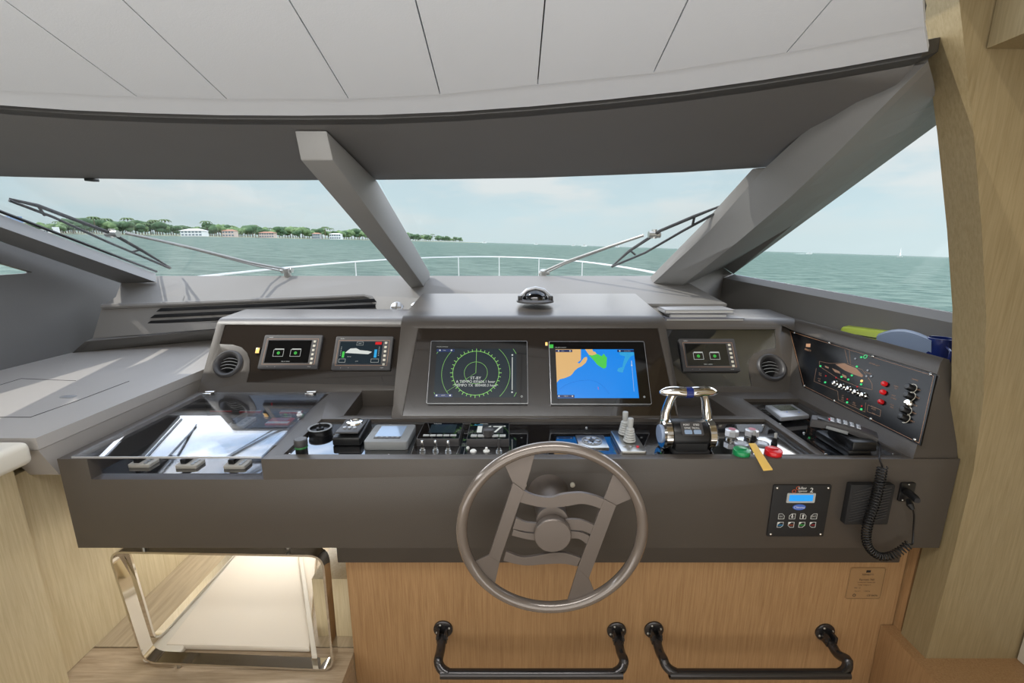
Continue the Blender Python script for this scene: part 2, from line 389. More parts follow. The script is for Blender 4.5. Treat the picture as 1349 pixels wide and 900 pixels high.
# low shore strip
def shoreD(u): 
    pts = [(-120, 300), (90, 370), (300, 620), (420, 900), (540, 1500), (610, 2300), (650, 3200)]
    for (a, da), (b, db) in zip(pts, pts[1:]):
        if u <= b: return da + (db - da) * (u - a) / (b - a)
    return pts[-1][1]
M['shore'] = mat('shore_ground', (128, 134, 112), .9, vary=.2, vscale=.05)
mb = MB(); rows = [[], [], []]
for u in range(-120, 655, 20):
    D = shoreD(u)
    for r_, k, h in ((0, 1.0, -.5), (1, 1.01, .9), (2, 1.5, 1.2)):
        q = far(u, D * k); rows[r_].append(q + Vector((0, 0, h)))
mb.sheet(rows, 1.5, (0, 0, -1)); solo('shore', mb, M['shore'], 'low green shore along the left horizon', 'shore', kind='structure')
M['leafA'] = mat('dark_tree_foliage', (74, 100, 68), .9, vary=.35, vscale=.5)
M['leafB'] = mat('mid_tree_foliage', (104, 128, 84), .9, vary=.35, vscale=.5)
M['leafC'] = mat('palm_foliage', (92, 112, 72), .9, vary=.3, vscale=.5)
M['trunk'] = mat('tree_trunk', (120, 105, 88), .9)
def blob(mb, c, r, sq=1.0, seed=0):
    rnd = random.Random(seed); t = bmesh.new(); bmesh.ops.create_icosphere(t, subdivisions=2, radius=1)
    for v in t.verts: v.co *= 1 + rnd.uniform(-.2, .2)
    V = [Vector(c) + Vector((v.co.x * r, v.co.y * r, v.co.z * r * sq)) for v in t.verts]; f = [tuple(v.index for v in q.verts) for q in t.faces]; t.free(); mb.add(V, f)
def round_tree(name, mt, label, seed):
    root = thing(name, (0, 0, -3000), label, 'tree'); rnd = random.Random(seed)
    mb = MB()
    for k in range(7): blob(mb, (rnd.uniform(-3, 3), rnd.uniform(-2, 2), -3000 + rnd.uniform(3.4, 7.5)), rnd.uniform(1.8, 3.0), .8, seed * 10 + k)
    part('foliage', mb, mt, root, sharp=None); mb = MB(); mb.tube([(0, 0, -3000), (.1, 0, -2995)], [.4, .25], 6); part('trunk', mb, M['trunk'], root); return root
def palm_tree(label):
    root = thing('palm_tree', (0, 0, -3000), label, 'tree'); mb = MB(); mb.tube([(0, 0, -3000), (.3, 0, -2995), (.5, 0, -2990.5)], [.3, .22, .18], 6); part('trunk', mb, M['trunk'], root)
    mb = MB()
    for k in range(11):
        a = k * 2 * math.pi / 11; d = Vector((math.cos(a), math.sin(a), 0)); q = Vector((-d.y, d.x, 0)); o_ = Vector((.5, 0, -2990.5)); rows = []
        for s_, zz, w in ((0, 0, .25), (1.4, .7, .6), (2.8, .3, .5), (3.9, -.9, .1)):
            c_ = o_ + d * s_ + Vector((0, 0, zz)); rows.append([c_ - q * w - Vector((0, 0, .25)), c_, c_ + q * w - Vector((0, 0, .25))])
        mb.sheet(rows, .06)
    part('fronds', mb, M['leafC'], root, sharp=None); return root
KIND = [round_tree('round_tree', M['leafA'], 'dark green round tree on the far left shore', 1),
        round_tree('leafy_tree', M['leafB'], 'pale green leafy tree on the far left shore', 2), palm_tree('tall thin palm tree on the far left shore')]
def LBL(k, u):
    nm = ('dark green round tree', 'pale green leafy tree', 'tall thin palm tree')[k]; gp_ = ('dark round trees', 'pale leafy trees', 'palm trees')[k]
    pl = 'behind the left wiper' if u < 170 else 'left of the white shore house' if u < 256 else 'by the white shore house' if u < 300 else 'between white shore house and windscreen mullion' if u < 470 else 'right of the windscreen mullion'
    return nm + ' on the far shore ' + pl, gp_ + ' on the shore ' + pl
used = [False] * 3
u = 60.0
while u < 612:
    k = random.choice([0, 0, 1, 1, 2]); D = shoreD(u) * random.uniform(1.02, 1.12); s_ = random.uniform(.8, 1.25) * min(2.2, D / 620) ** .7 * 1.65
    if u < 110: s_ *= .7
    if 255 < u < 292 : s_ *= .75; D *= 1.05
    if u > 545: s_ *= .9
    q = far(u, D) + Vector((0, 0, .8)); rz = random.uniform(0, 6)
    if not used[k]:
        used[k] = True; o = KIND[k]; o.location = q + Vector((0, 0, CZ)); o['_b'] = list(q); o.rotation_euler.z = rz; o.scale = (s_,) * 3; o['label'], o['group'] = LBL(k, u)
    else: dup(KIND[k], q, *LBL(k, u), rz, s_)
    u += random.uniform(2.2, 4.2) * (1 if u < 540 else .8)
# buildings on the shore
def house(name, u, D, w, h, dep, mt, label, roof=None, floors=2, rh=2.0, cols=6, glass=None):
    q = far(u, D) + Vector((0, 0, .6)); root = thing(name, q, label, 'building')
    mb = MB(); mb.box(q.x - w / 2, q.x + w / 2, q.y, q.y + dep, q.z, q.z + h); part('wall', mb, mt, root)
    if roof:
        mb = MB(); e = w * .06; z1 = q.z + h
        mb.add([(q.x - w / 2 - e, q.y - e, z1), (q.x + w / 2 + e, q.y - e, z1), (q.x + w / 2 + e, q.y + dep, z1), (q.x - w / 2 - e, q.y + dep, z1), (q.x - w / 4, q.y + dep / 2, z1 + rh), (q.x + w / 4, q.y + dep / 2, z1 + rh)],
               [(0, 1, 5, 4), (2, 3, 4, 5), (1, 2, 5), (3, 0, 4), (0, 3, 2, 1)]); part('roof', mb, roof, root)
    for fl in range(floors):
        for c in range(cols):
            mb = MB(); x = q.x - w / 2 + w * (c + .5) / cols; z = q.z + h * (fl + .3) / floors; mb.box(x - w / cols * .32, x + w / cols * .32, q.y - .15, q.y, z, z + h / floors * .5); part('window', mb, glass or M['shutter'], root)
    return root
M['shutter'] = mat('dark_window_glass', (96, 112, 122), .3)
M['bwhite'] = mat('white_stucco', (232, 232, 228), .8); M['bpink'] = mat('pink_stucco', (205, 186, 172), .8); M['btower'] = mat('blue_glass_tower', (118, 146, 182), .4); M['bgrey'] = mat('grey_stucco', (170, 172, 168), .8)
M['roofp'] = mat('pale_roof', (226, 228, 226), .7); M['roofr'] = mat('terracotta_roof', (170, 120, 98), .8)
M['bluewin'] = mat('pale_blue_window', (150, 174, 204), .3)
house('apartment_tower', 34, 900, 52, 25, 20, M['btower'], 'blue glass slab tower at far left of the shore', floors=6, cols=8, glass=M['bluewin'])
house('apartment_building', 66, 400, 20, 6.6, 10, M['bpink'], 'long pink low building behind the left wiper blade', roof=M['roofr'], floors=2, rh=1.2, cols=8)
house('apartment_building', 84, 385, 12, 5.2, 10, M['bwhite'], 'white two storey building right of the pink building', floors=2, cols=6)
house('waterfront_house', 272, 560, 26, 6.6, 12, M['bwhite'], 'white waterfront house with a pale hipped roof and wide windows', roof=M['roofp'], floors=2, rh=2.6, cols=6)
house('waterfront_house', 318, 650, 17, 8.5, 10, M['bpink'], 'pink waterfront house among the shore trees', roof=M['roofr'], floors=2, cols=4)
house('waterfront_house', 366, 750, 24, 8, 10, M['bpink'], 'wide terracotta roofed house in the middle of the shore', roof=M['roofr'], floors=2, cols=6)
house('waterfront_house', 428, 900, 15, 10, 10, M['bgrey'], 'grey shore house just right of the terracotta roofs', roof=M['roofr'], floors=2, cols=4)
house('waterfront_house', 452, 980, 24, 11, 12, M['bwhite'], 'white shore house just left of the windscreen mullion', roof=M['roofp'], floors=2, cols=5)
house('waterfront_house', 535, 1400, 22, 12, 12, M['bpink'], 'pink shore house just right of the windscreen mullion', roof=M['roofr'], floors=2, cols=4)
# boats
def sailboat():
    q = far(1167, 900); root = thing('sailboat', q, 'small white sailing yacht on the horizon in the right side window', 'boat')
    mb = MB(); mb.add([(q.x - 6, q.y, q.z + 1.8), (q.x + 6, q.y, q.z + 1.9), (q.x + 5, q.y + 1.5, q.z), (q.x - 4, q.y + 1.5, q.z), (q.x - 6, q.y + 3, q.z + 1.8), (q.x + 6, q.y + 1.5, q.z + 1.9)], [(0, 1, 2, 3), (0, 4, 5, 1), (4, 3, 2, 5), (0, 3, 4), (1, 5, 2)]); part('hull', mb, M['bwhite'], root)
    mb = MB(); mb.tube([(q.x, q.y + 1.5, q.z + 1.5), (q.x + .6, q.y + 1.5, q.z + 19)], .22, 6); part('mast', mb, M['hull'], root)
    mb = MB(); mb.prism([(q.x + .6, q.y + 1.4, q.z + 18), (q.x + .3, q.y + 1.4, q.z + 4), (q.x + 3.0, q.y + 1.4, q.z + 3.6)], (0, .1, 0)); part('sail', mb, M['bwhite'], root)
sailboat()
def motorboat(u, D, L, label):
    q = far(u, D); root = thing('motorboat', q, label, 'boat', )
    mb = MB(); mb.add([(q.x - L / 2, q.y, q.z + L * .16), (q.x + L / 2, q.y, q.z + L * .2), (q.x + L * .38, q.y + 1, q.z), (q.x - L / 2, q.y + 1, q.z), (q.x - L / 2, q.y + 3, q.z + L * .16), (q.x + L * .4, q.y + 2, q.z + L * .2)], [(0, 1, 2, 3), (0, 4, 5, 1), (4, 3, 2, 5), (0, 3, 4), (1, 5, 2)]); part('hull', mb, M['bwhite'], root)
    mb = MB(); mb.box(q.x - L * .2, q.x + L * .12, q.y + .5, q.y + 2, q.z + L * .15, q.z + L * .34, .1); part('cabin', mb, M['bgrey'], root)
for a in ((1052, 1100, 14, 'white motorboat with a wake left in the right side window'), (766, 1700, 22, 'white motorboat on the horizon above the bow rail'), (705, 2300, 22, 'tiny boat on the horizon left of the right wiper'), (752, 2400, 18, 'tiny boat beside the horizon motorboat'), (808, 2000, 18, 'tiny white boat on the horizon behind the right wiper blade'), (640, 2400, 26, 'tiny boat at the end of the shoreline')): motorboat(*a)
M['foam'] = mat('wake_foam', (235, 240, 238), .8)
mb = MB(); q = far(1040, 1095); mb.box(q.x - 22, q.x + 14, q.y, q.y + 3, q.z - .1, q.z + .5); solo('wake', mb, M['foam'], 'white foam wake behind the motorboat in the side window', 'wake', kind='stuff')
# foredeck and bow rail
mb = MB(); mb.prism([(-3.0, 3.0, -1.0), (1.66, 3.0, -1.0), (1.5, 6, -1.0), (.3, 9.5, -1.0), (-.67, 10.6, -1.0), (-1.64, 9.5, -1.0), (-2.84, 6, -1.0)], (0, 0, .1)); struct('foredeck', mb, M['hull'])
rp = []
for k in range(33):
    s_ = -1 + 2 * k / 32; rp.append(Vector((-.67 + 2.15 * math.sin(s_ * math.pi / 2 * .98), 3.6 + 5.6 * math.cos(s_ * math.pi / 2) ** .85, -.30 + .03 * math.cos(s_ * 1.5))))
root = thing('bow_rail', (-.67, 8.5, -.9), 'thin steel bow rail curving around the foredeck beyond the glass', 'railing')
mb = MB(); mb.tube(rp, .011, 8); part('top_rail', mb, M['rail'], root)
for k in (6, 10, 14, 18, 22, 26):
    mb = MB(); mb.tube([rp[k], Vector((rp[k].x, rp[k].y, -.9))], .009, 8); part('stanchion', mb, M['rail'], root)
# ================================================================ ROOM SHELL
def ceilz(y): return .737 - .289 * y
def onceil(u, v):
    d = ray(u, v); t_ = .737 / (d.z + .289 * d.y); return d * t_
# floor: crosswise boards by the camera, landing beyond
mb = MB(); mb.box(-3.3, -.606, -4.2, 1.42, -1.60, -1.53); struct('floor', mb, M['floorw'])
mb = MB(); mb.box(-.606, 3.0, -4.2, 2.3, -1.76, -1.70); mb.box(-.62, -.606, -4.2, 2.3, -1.70, -1.54); struct('floor_helm', mb, M['floorw'])
mb = MB(); mb.box(-3.3, -.604, 1.425, 3.3, -1.58, -1.528); struct('floor_landing', mb, M['step'])
# ceiling planks
seam = [(-320, 100), (-150, 111), (0, 120), (182, 128), (300, 131), (460, 131), (580, 125), (708, 112), (860, 97), (1035, 70), (1217, 36)]
sp = [onceil(*q) for q in seam]
sp[0].x = -2.5; sp[1].x = -1.75
mb = MB()
for a, b in zip(sp, sp[1:]):
    g = .0016; x0 = a.x + g; x1 = b.x - g; yb = -.6
    def zz(p_): return ceilz(p_)
    if b is sp[-1]:
        mb.prism([(x0, a.y - .003, zz(a.y)), (x1, b.y - .003, zz(b.y)), (.784, .97, zz(.97)), (.76, .9, zz(.9)), (.76, yb, zz(yb)), (x0, yb, zz(yb))], (0, 0, .015)); continue
    mb.prism([(x0, a.y - .003, zz(a.y)), (x1, b.y - .003, zz(b.y)), (x1, yb, zz(yb)), (x0, yb, zz(yb))], (0, 0, .015))
struct('ceiling', mb, M['ceil'])
mb = MB(); mb.prism([(q.x, q.y + .03, ceilz(q.y) + .012) for q in sp[:-1]] + [(.86, 1.05, ceilz(1.05) + .018), (.76, .97, ceilz(.97) + .018), (.74, .9, ceilz(.9) + .018), (.74, -.6, ceilz(-.6) + .018), (-2.5, -.6, ceilz(-.6) + .018)], (0, 0, .03)); struct('ceiling_backing', mb, M['fascia'])
mb = MB(); mb.box(.80, 3.1, -.6, 1.6, .95, 1.0); struct('ceiling_side', mb, M['wood_side'])
mb = MB(); mb.box(.765, .785, -.6, .9, .47, .96); struct('trim_18', mb, M['ceil'])
mb = MB(); mb.box(-3.4, 3.1, -4.2, -.6, ceilz(-.6) + .01, ceilz(-.6) + .06); struct('ceiling_saloon', mb, M['ceil'])
edge = [(-320, 112), (-150, 129), (0, 141), (100, 148), (200, 152), (300, 154.5), (400, 155), (500, 154), (600, 150), (700, 143), (800, 134), (900, 123), (1000, 109), (1100, 93), (1216, 72)]
ep = [onceil(*q) for q in edge]; ep[0] = Vector((-2.5, 1.02, ceilz(1.02))); ep.append(aty(1240, 64, 1.345)); ep[1] = Vector((-1.85, 1.2, ceilz(1.2)))
def on_seam(x):
    for a, b in zip(sp, sp[1:]):
        if x > sp[-1].x: return sp[-1].y
        if x <= b.x: t_ = (x - a.x) / (b.x - a.x); return a.y + (b.y - a.y) * t_
    return sp[-1].y
def seam_at(p_): x_ = min(p_.x, sp[-1].x); return Vector((x_, on_seam(x_), ceilz(on_seam(x_)) + .001))
mb = MB(); mb.sheet([[seam_at(p_) for p_ in ep[:-1]], [p_ + Vector((0, -.012, .002)) for p_ in ep[:-1]], [p_ + Vector((0, 0, .010)) for p_ in ep[:-1]]], .012); struct('trim_1', mb, M['ceil'])
# dark fascia below the ceiling edge and the charcoal brow down to the windscreen
GL = lambda y: 1.1225 - .4716 * y            # the windscreen plane
def onglass(u, v, off=0):
    d = ray(u, v); t_ = (1.1225 + off) / (d.z + .4716 * d.y); return d * t_
gt = [(-320, 226), (-150, 230), (0, 232.5), (100, 235), (200, 236.5), (300, 237.5), (400, 237.5), (500, 237), (600, 236), (700, 234.5), (800, 231), (900, 227), (1000, 221), (1060, 217), (1110, 213), (1150, 210)]
gp = [onglass(*q) for q in gt]; gp[0].x = -2.5
f1 = [p_ + Vector((0, .004, .03)) for p_ in ep]; f2 = [p_ + Vector((0, .03, -.012)) for p_ in ep]
mb = MB(); mb.sheet([f1, [p_ + Vector((0, .004, -.004)) for p_ in ep], f2], .01, (0, 1, .3)); struct('trim_2', mb, M['fascia'])
mb = MB(); rows = []
for k in range(7):
    s_ = k / 6; rows.append([a.lerp(b, s_) + Vector((0, 0, .006 * math.sin(math.pi * s_))) for a, b in zip(f2, gp)])
rows.append([b + Vector((0, .03, .02)) for b in gp])
mb.sheet(rows, .03, (0, .2, 1)); struct('trim_3', mb, M['brow'], sharp=60)
mb = MB(); mb.fpoly(Fr(onglass(120, 236) + Vector((0, 0, .0)), (1, 0, 0), (0, 1, 0)), [(-.02, -.01), (.02, -.01), (.015, .02), (-.01, .02)], -.008, .004, .002); solo('sensor', mb, M['black'], 'tiny black sensor under the brow at upper left', 'sensor')
# windscreen glass: left and right panes
ml = [onglass(x_, y_) for x_, y_ in ((421, 234), (556, 378))]
def pane(name, pts):
    mb = MB(); n_ = Vector((0, .4716, 1)).normalized(); mb.prism([Vector(q) for q in pts], n_ * .006); return struct(name, mb, M['pane'])
pane('window_1', [(-2.4, 2.8, GL(2.8)), (-.58, 2.8, GL(2.8)), (-.58, 1.8, GL(1.8)), (-2.45, 1.8, GL(1.8))])
pane('window_2', [(-.53, 2.8, GL(2.8)), (.9, 2.8, GL(2.8)), (1.02, 1.72, GL(1.72)), (-.53, 1.8, GL(1.8))])
# centre mullion
mb = MB(); mb.add([aty(388, 172, 1.42), aty(430, 172, 1.42), aty(439, 211, 1.43), aty(396, 211, 1.43),
                   Vector((-.60, 2.75, GL(2.75) - .005)), Vector((-.502, 2.75, GL(2.75) - .005)), aty(563, 384, 2.7), aty(545, 384, 2.7),
                   Vector((-.64, 1.86, GL(1.86) - .005)), Vector((-.535, 1.86, GL(1.86) - .005))],
                  [(0, 1, 2, 3), (3, 2, 6, 7), (0, 8, 9, 1), (8, 4, 5, 9), (4, 7, 6, 5), (1, 9, 5, 6, 2), (0, 3, 7, 4, 8)], .004)
struct('trim_4', mb, M['grey_trim'])
# ---- starboard corner post
Cb = Vector((.88, 2.8, -.198))
def edgept(u, v, y): return aty(u, v, y)
a_out = [edgept(856, 366, 2.78), edgept(925, 296, 2.25), edgept(991, 223, 1.793)]
a_in = [edgept(856, 377, 2.7), edgept(935, 304, 2.18), edgept(1007, 222, 1.74), edgept(1066, 168, 1.48), edgept(1140, 97, 1.27)]
b_in = [edgept(895, 379, 2.65), edgept(968, 322, 2.05), edgept(1040, 261, 1.646), edgept(1100, 204, 1.40), edgept(1219, 84, 1.17)]
mb = MB(); mb.sheet([a_out, a_in[:3]], .012, (.7, .3, .3)); struct('trim_5', mb, M['dash'])
mb = MB(); mb.sheet([a_in, b_in], .012, (.7, .3, .5)); struct('trim_6', mb, M['grey_trim'])
# side window plane (starboard)
WS = [Vector((1.477, 3.0, -.208)), Vector((1.64, 1.65, -.249)), Vector((1.417, 1.6, .383))]
wn_ = (WS[1] - WS[0]).cross(WS[2] - WS[0]).normalized()
def onside(u, v, off=0):
    d = ray(u, v); return d * ((WS[0] + wn_ * off).dot(wn_) / d.dot(wn_))
wtip = onside(966, 361); wl = onside(1252, 411); wt = onside(1236, 163)
lo = wl + (wl - wtip) * .5; hi = wt + (wt - wtip) * .3
mb = MB(); mb.prism([wtip, lo, lo + Vector((-.3, -.2, .8)), hi], wn_ * .006); struct('window_3', mb, M['pane'])
c_out = [wtip, wtip.lerp(wt, .33), wtip.lerp(wt, .66), wt, edgept(1240, 150, 1.5)]
ins = Vector((-.06, -.02, -.005))
c_in = [onside(960, 352) + Vector((-.05, -.03, 0)), edgept(1045, 296, 2.0), edgept(1120, 237, 1.7), edgept(1232, 148, 1.45), edgept(1227, 112, 1.31)]
mb = MB(); mb.sheet([c_out, c_in], .01, (.6, .3, .3)); struct('trim_7', mb, M['dash'])
b2 = [edgept(895, 379, 2.65), edgept(968, 322, 2.05), edgept(1040, 261, 1.646), edgept(1100, 204, 1.40), edgept(1219, 84, 1.17)]
mb = MB(); mb.sheet([b2, c_in], .012, (.7, .3, .5)); struct('trim_8', mb, M['grey_trim'], sharp=50)
# starboard lower wall, sill and ledge
s_out = [wtip + Vector((0, .02, 0)), wtip.lerp(lo, .5), lo]
s_in = [q + Vector((-.055, 0, -.028)) for q in s_out]
s_low = [Vector((q.x - .01, q.y, -.50)) for q in s_in]
mb = MB(); mb.sheet([s_out, s_in], .01, (0, 0, -1)); struct('trim_9', mb, M['dash'])
mb = MB(); mb.sheet([s_in, s_low], .012, (1, 0, 0)); struct('wall_right_lower', mb, M['dash'])
mb = MB(); q0 = edgept(895, 379, 2.65)
mb.add([q0, c_in[0], wtip + Vector((-.004, 0, 0)), s_in[0], s_low[0], Vector((1.0, 2.5, -.50)), edgept(906, 410, 2.5)], [(0, 1, 2, 3, 4, 5, 6)]); struct('wall_right_corner', mb, M['dash'])
mb = MB(); mb.prism([(1.44, 1.37, -.50), (1.72, 1.37, -.50), (1.62, 2.4, -.50), (1.45, 3.0, -.50), (.9, 2.6, -.50), (1.0, 2.42, -.50), (1.44, 2.42, -.50)], (0, 0, -.02)); struct('trim_10', mb, M['dash'])
# dashboard top under the windscreen
mb = MB(); ws = [Vector((x_, 2.8, -.200)) for x_ in (-2.26, -1.5, -.8, 0, 1.02)]
mb.sheet([[q + Vector((0, .25, -.15)) for q in ws], ws, [aty(135, 402, 2.5), aty(300, 396, 2.6), aty(490, 390, 2.7), Vector((.1, 2.25, -.30)), Vector((1.12, 2.3, -.31))]], .012, (0, 0, -1))
mb.prism([aty(490, 390, 2.7), Vector((.1, 2.25, -.30)), Vector((.97, 2.3, -.31)), Vector((.97, 2.2, -.42)), Vector((-.3, 2.2, -.42)), aty(500, 418, 2.6)], (0, .01, -.01))
struct('dashboard_top', mb, M['dash'], sharp=25)
# port louvred panel
A, B = aty(135, 402.5, 2.5), aty(490, 390, 2.7); A2, B2 = aty(122, 446, 2.45), aty(520, 414, 2.68)
mb = MB(); mb.sheet([[A, B], [A2, B2]], .012, (0, 1, -.2)); struct('wall_front_left', mb, M['dash'])
E_, F_ = atz(95, 465, -.6), atz(300, 446, -.6)
mb = MB(); mb.sheet([[A2, aty(300, 430, 2.6)], [aty(112, 450, 2.42), aty(300, 433, 2.58)], [E_, F_]], .012, (0, 1, -.2)); struct('baseboard_front', mb, M['dash'])
root = thing('air_louvre', B.lerp(A2, .5), 'long grey air grille with three dark slots on the port dashboard', 'vent')
mb = MB(); LED = [aty(135, 404, 2.49), aty(300, 397.5, 2.58), aty(480, 389.5, 2.68), aty(488, 392, 2.68), aty(500, 411, 2.66)]
mb.tube(LED, [.016, .014, .014, .014, .012], 8); part('surround', mb, M['dash'], root)
for (l, r_) in (((212, 406), (493, 393.5)), ((204, 414.5), (496, 400.5)), ((199, 422.5), (500, 407)), ((196, 430), (300, 422.5))):
    mb = MB(); dn = Vector((0, -.004, 0))
    def onp(u, v):
        t_ = (u - 130) / 380; return aty(u, v, 2.475 + .19 * t_)
    a, b = onp(*l), onp(*r_); mb.prism([a + dn, b + dn, onp(r_[0] + 3, r_[1] + 4.4) + dn, onp(l[0] - 6, l[1] + 4.6) + dn], (0, .006, 0), .0015); part('slot', mb, M['hole'], root)
for cx in (523, 549):
    P = aty(cx, 406, 2.5); f = Fr(P, (1, 0, 0), (0, .45, .9)); rt = thing('washer_cap', P, 'small round chrome cross cap on the dashboard, ' + ('left of the pair' if cx < 540 else 'half hidden by the centre hood'), 'cap')
    mb = MB(); mb.lathe(f, [(.036, 0), (.036, .008), (.030, .012)], 24); part('disc', mb, M['silver'], rt)
    mb = MB(); mb.fbox(f, -.028, .028, -.004, .004, .012, .017); mb.fbox(f, -.004, .004, -.028, .028, .012, .017); part('cross', mb, M['chrome'], rt)
# ---- port side: wall with window, corner post
XL = -2.47
def wy(y, z): return Vector((XL - .03 * 0, y, z))
mb = MB(); mb.prism([(XL, 2.85, -1.53), (XL, -1.0, -1.53), (XL, -1.0, -.151), (XL, 2.30, -.151), (XL, 2.85, -.26)], (-.03, 0, 0))
mb.prism([(XL, 2.85, -.26), (XL, 2.30, -.151), (XL, 2.31, -.145), (XL, 1.2, .29), (XL, -1.0, .40), (XL, -1.0, .95), (XL, .5, .70), (XL, 2.03, .07), (XL, 2.85, -.24)], (-.03, 0, 0)); struct('wall_left', mb, M['wallgrey'])
mb = MB(); mb.prism([(XL - .02, 2.32, -.15), (XL - .02, -1.0, -.15), (XL - .02, -1, .40), (XL - .02, 1.2, .29)], (-.005, 0, 0)); struct('window_4', mb, M['pane'])
l0 = [aty(0, 283, 2.03), aty(205, 360.5, 2.8)]; d_ = (l0[0] - l0[1]) * .9; l0 = [l0[0] + d_, l0[0], l0[1]]
l1 = [aty(0, 299, 1.98), aty(206, 372, 2.72)]; d_ = (l1[0] - l1[1]) * .9; l1 = [l1[0] + d_, l1[0], l1[1]]
l2 = [aty(0, 318, 2.15), aty(160, 373.5, 2.72)]; d_ = (l2[0] - l2[1]) * .9; l2 = [l2[0] + d_ + Vector((-.1, 0, 0)), l2[0], l2[1]]
mb = MB(); mb.sheet([l0, l1], .01, (-.7, .3, .3)); struct('trim_11', mb, M['grey_trim'])
mb = MB(); mb.sheet([l1, l2], .01, (-.7, .3, .5)); struct('trim_12', mb, M['brow'])
mb = MB(); mb.tube([q + Vector((.004, .006, .012)) for q in l0], .007, 6); struct('trim_13', mb, M['rubber'])
# front-left wedge of wall between post, dash and louvre
mb = MB(); mb.add([aty(160, 372, 2.72), aty(206, 371, 2.74), Vector((-2.22, 2.8, -.2)), Vector((-2.0, 2.78, -.22)), aty(240, 398, 2.56), aty(135, 403, 2.5), aty(148, 403, 2.5)], [(0, 1, 2, 3, 4, 5, 6)]); struct('wall_front_corner', mb, M['dash'])
# port side deck
mb = MB(); zt = -.6
mb.prism([(-1.5, 1.30, zt), (-1.5, 2.10, zt), (-1.55, 2.9, zt), (XL, 2.9, zt), (XL, 1.30, zt)], (0, 0, -.04)); struct('trim_14', mb, M['deckgrey'])
mb = MB(); mb.prism([(-1.503, 1.30, -.642), (-1.52, 1.36, -.76), (-1.62, 1.36, -.76), (-1.62, 1.30, -.642)], (0, 1.55, 0)); struct('trim_15', mb, M['deckgrey'])
for pts, lab in (([atz(0, 550, zt), atz(40, 550, zt), atz(100, 529, zt), atz(170, 502.5, zt)], 'h'), ):
    mb = MB(); mb.tube([q + Vector((0, 0, .0008)) for q in pts], .0015, 5); struct('trim_16', mb, M['fascia'])
mb = MB(); mb.tube([atz(0, 507.5, zt) + Vector((0, 0, .0008)), atz(28, 499, zt) + Vector((0, 0, .0008)), atz(100, 502, zt) + Vector((0, 0, .0008))], .0012, 5); struct('trim_17', mb, M['fascia'])
mb = MB(); f = Fr(atz(90, 523, zt), (1, 0, 0), (0, 1, 0)); mb.frr(f, -.026, .026, -.013, .013, 0, .002, .006); solo('hatch_latch', mb, M['silver'], 'small flat pale latch on the grey port side deck', 'latch')
# pale oak locker below the side deck
root = thing('oak_locker', (-1.9, 1.4, -1.53), 'pale oak locker with a rounded lid below the port side deck', 'cabinet')
mb = MB(); mb.box(-2.44, -1.62, 1.30, 3.0, -1.528, -.74); part('body', mb, M['wood_locker'], root)
mb = MB(); mb.box(-2.44, -1.58, .3, 1.285, -1.53, -.70); part('front', mb, M['wood_locker'], root)
mb = MB(); mb.box(-2.44, -1.50, .3, 1.285, -.675, -.6, .02, 4); part('lid', mb, M['cream'], root)
# helm cabinet (oak)
root = thing('helm_cabinet', (.4, 1.7, -1.70), 'oak veneered cabinet carrying the helm console', 'cabinet')
mb = MB(); mb.box(-.604, 1.43, 1.40, 2.3, -1.70, -1.0); part('body', mb, M['wood'], root)
mb = MB(); mb.box(-.63, 1.40, 1.392, 1.42, -1.128, -.99, .004); part('plinth_band', mb, M['grey'], root)
# opening beside the helm cabinet with small cupboard
root = thing('lower_cupboard', (-.78, 2.2, -1.53), 'open pale wood cupboard left of the helm cabinet', 'cabinet')
mb = MB(); mb.box(-.90, -.61, 2.28, 2.32, -1.53, -.98); part('back', mb, M['wood_locker'], root)
mb = MB(); mb.box(-.772, -.615, 1.47, 1.85, -1.528, -1.262, .002); part('box', mb, M['wood_locker'], root)
mb = MB(); mb.box(-.635, -.612, 1.86, 2.27, -1.50, -1.0); part('side_panel', mb, M['wood_locker'], root)
mb = MB(); mb.box(-.82, -.64, 1.9, 1.92, -1.262, -1.235); part('shelf', mb, M['wood_locker'], root)
mb = MB(); mb.box(-.80, -.775, 1.86, 1.89, -1.528, -1.0); part('post', mb, M['wood_locker'], root)
mb = MB(); mb.box(-.66, -.64, 1.95, 2.01, -1.17, -1.10, .003); part('hinge', mb, M['gun'], root)
mb = MB(); a_ = atz(411, 868, -1.50); b_ = atz(392, 722, -1.50); mb.prism([a_, b_, b_ + Vector((.02, 0, 0)), a_ + Vector((.02, 0, 0))], (0, 0, .02), .002); part('threshold', mb, M['cream'], root)
mb = MB(); f = Fr((0, 0, -1.50), (1, 0, 0), (0, 1, 0))
wp = [f.px(*q) for q in ((312, 722), (392, 722), (408, 853), (218, 849))]; wp[0] = (wp[0][0], wp[0][1] + .25); wp[1] = (wp[1][0], wp[1][1] + .25)
mb.fpoly(f, wp, -.025, 0, .006); solo('white_covered_panel', mb, M['linen'], 'white linen covered flat panel lying on the floor below the chrome footrest', 'panel')
mb = MB(); a = f.px(300, 728); b = f.px(196, 866); mb.fpoly(f, [(a[0] - .01, a[1] + .3), (a[0] + .10, a[1] + .3), (b[0] + .10, b[1]), (b[0] - .03, b[1])], -.03, -.004, .01); solo('floor_edge_moulding', mb, M['cream'], 'pale rounded moulding along the white panel on the floor', 'moulding')
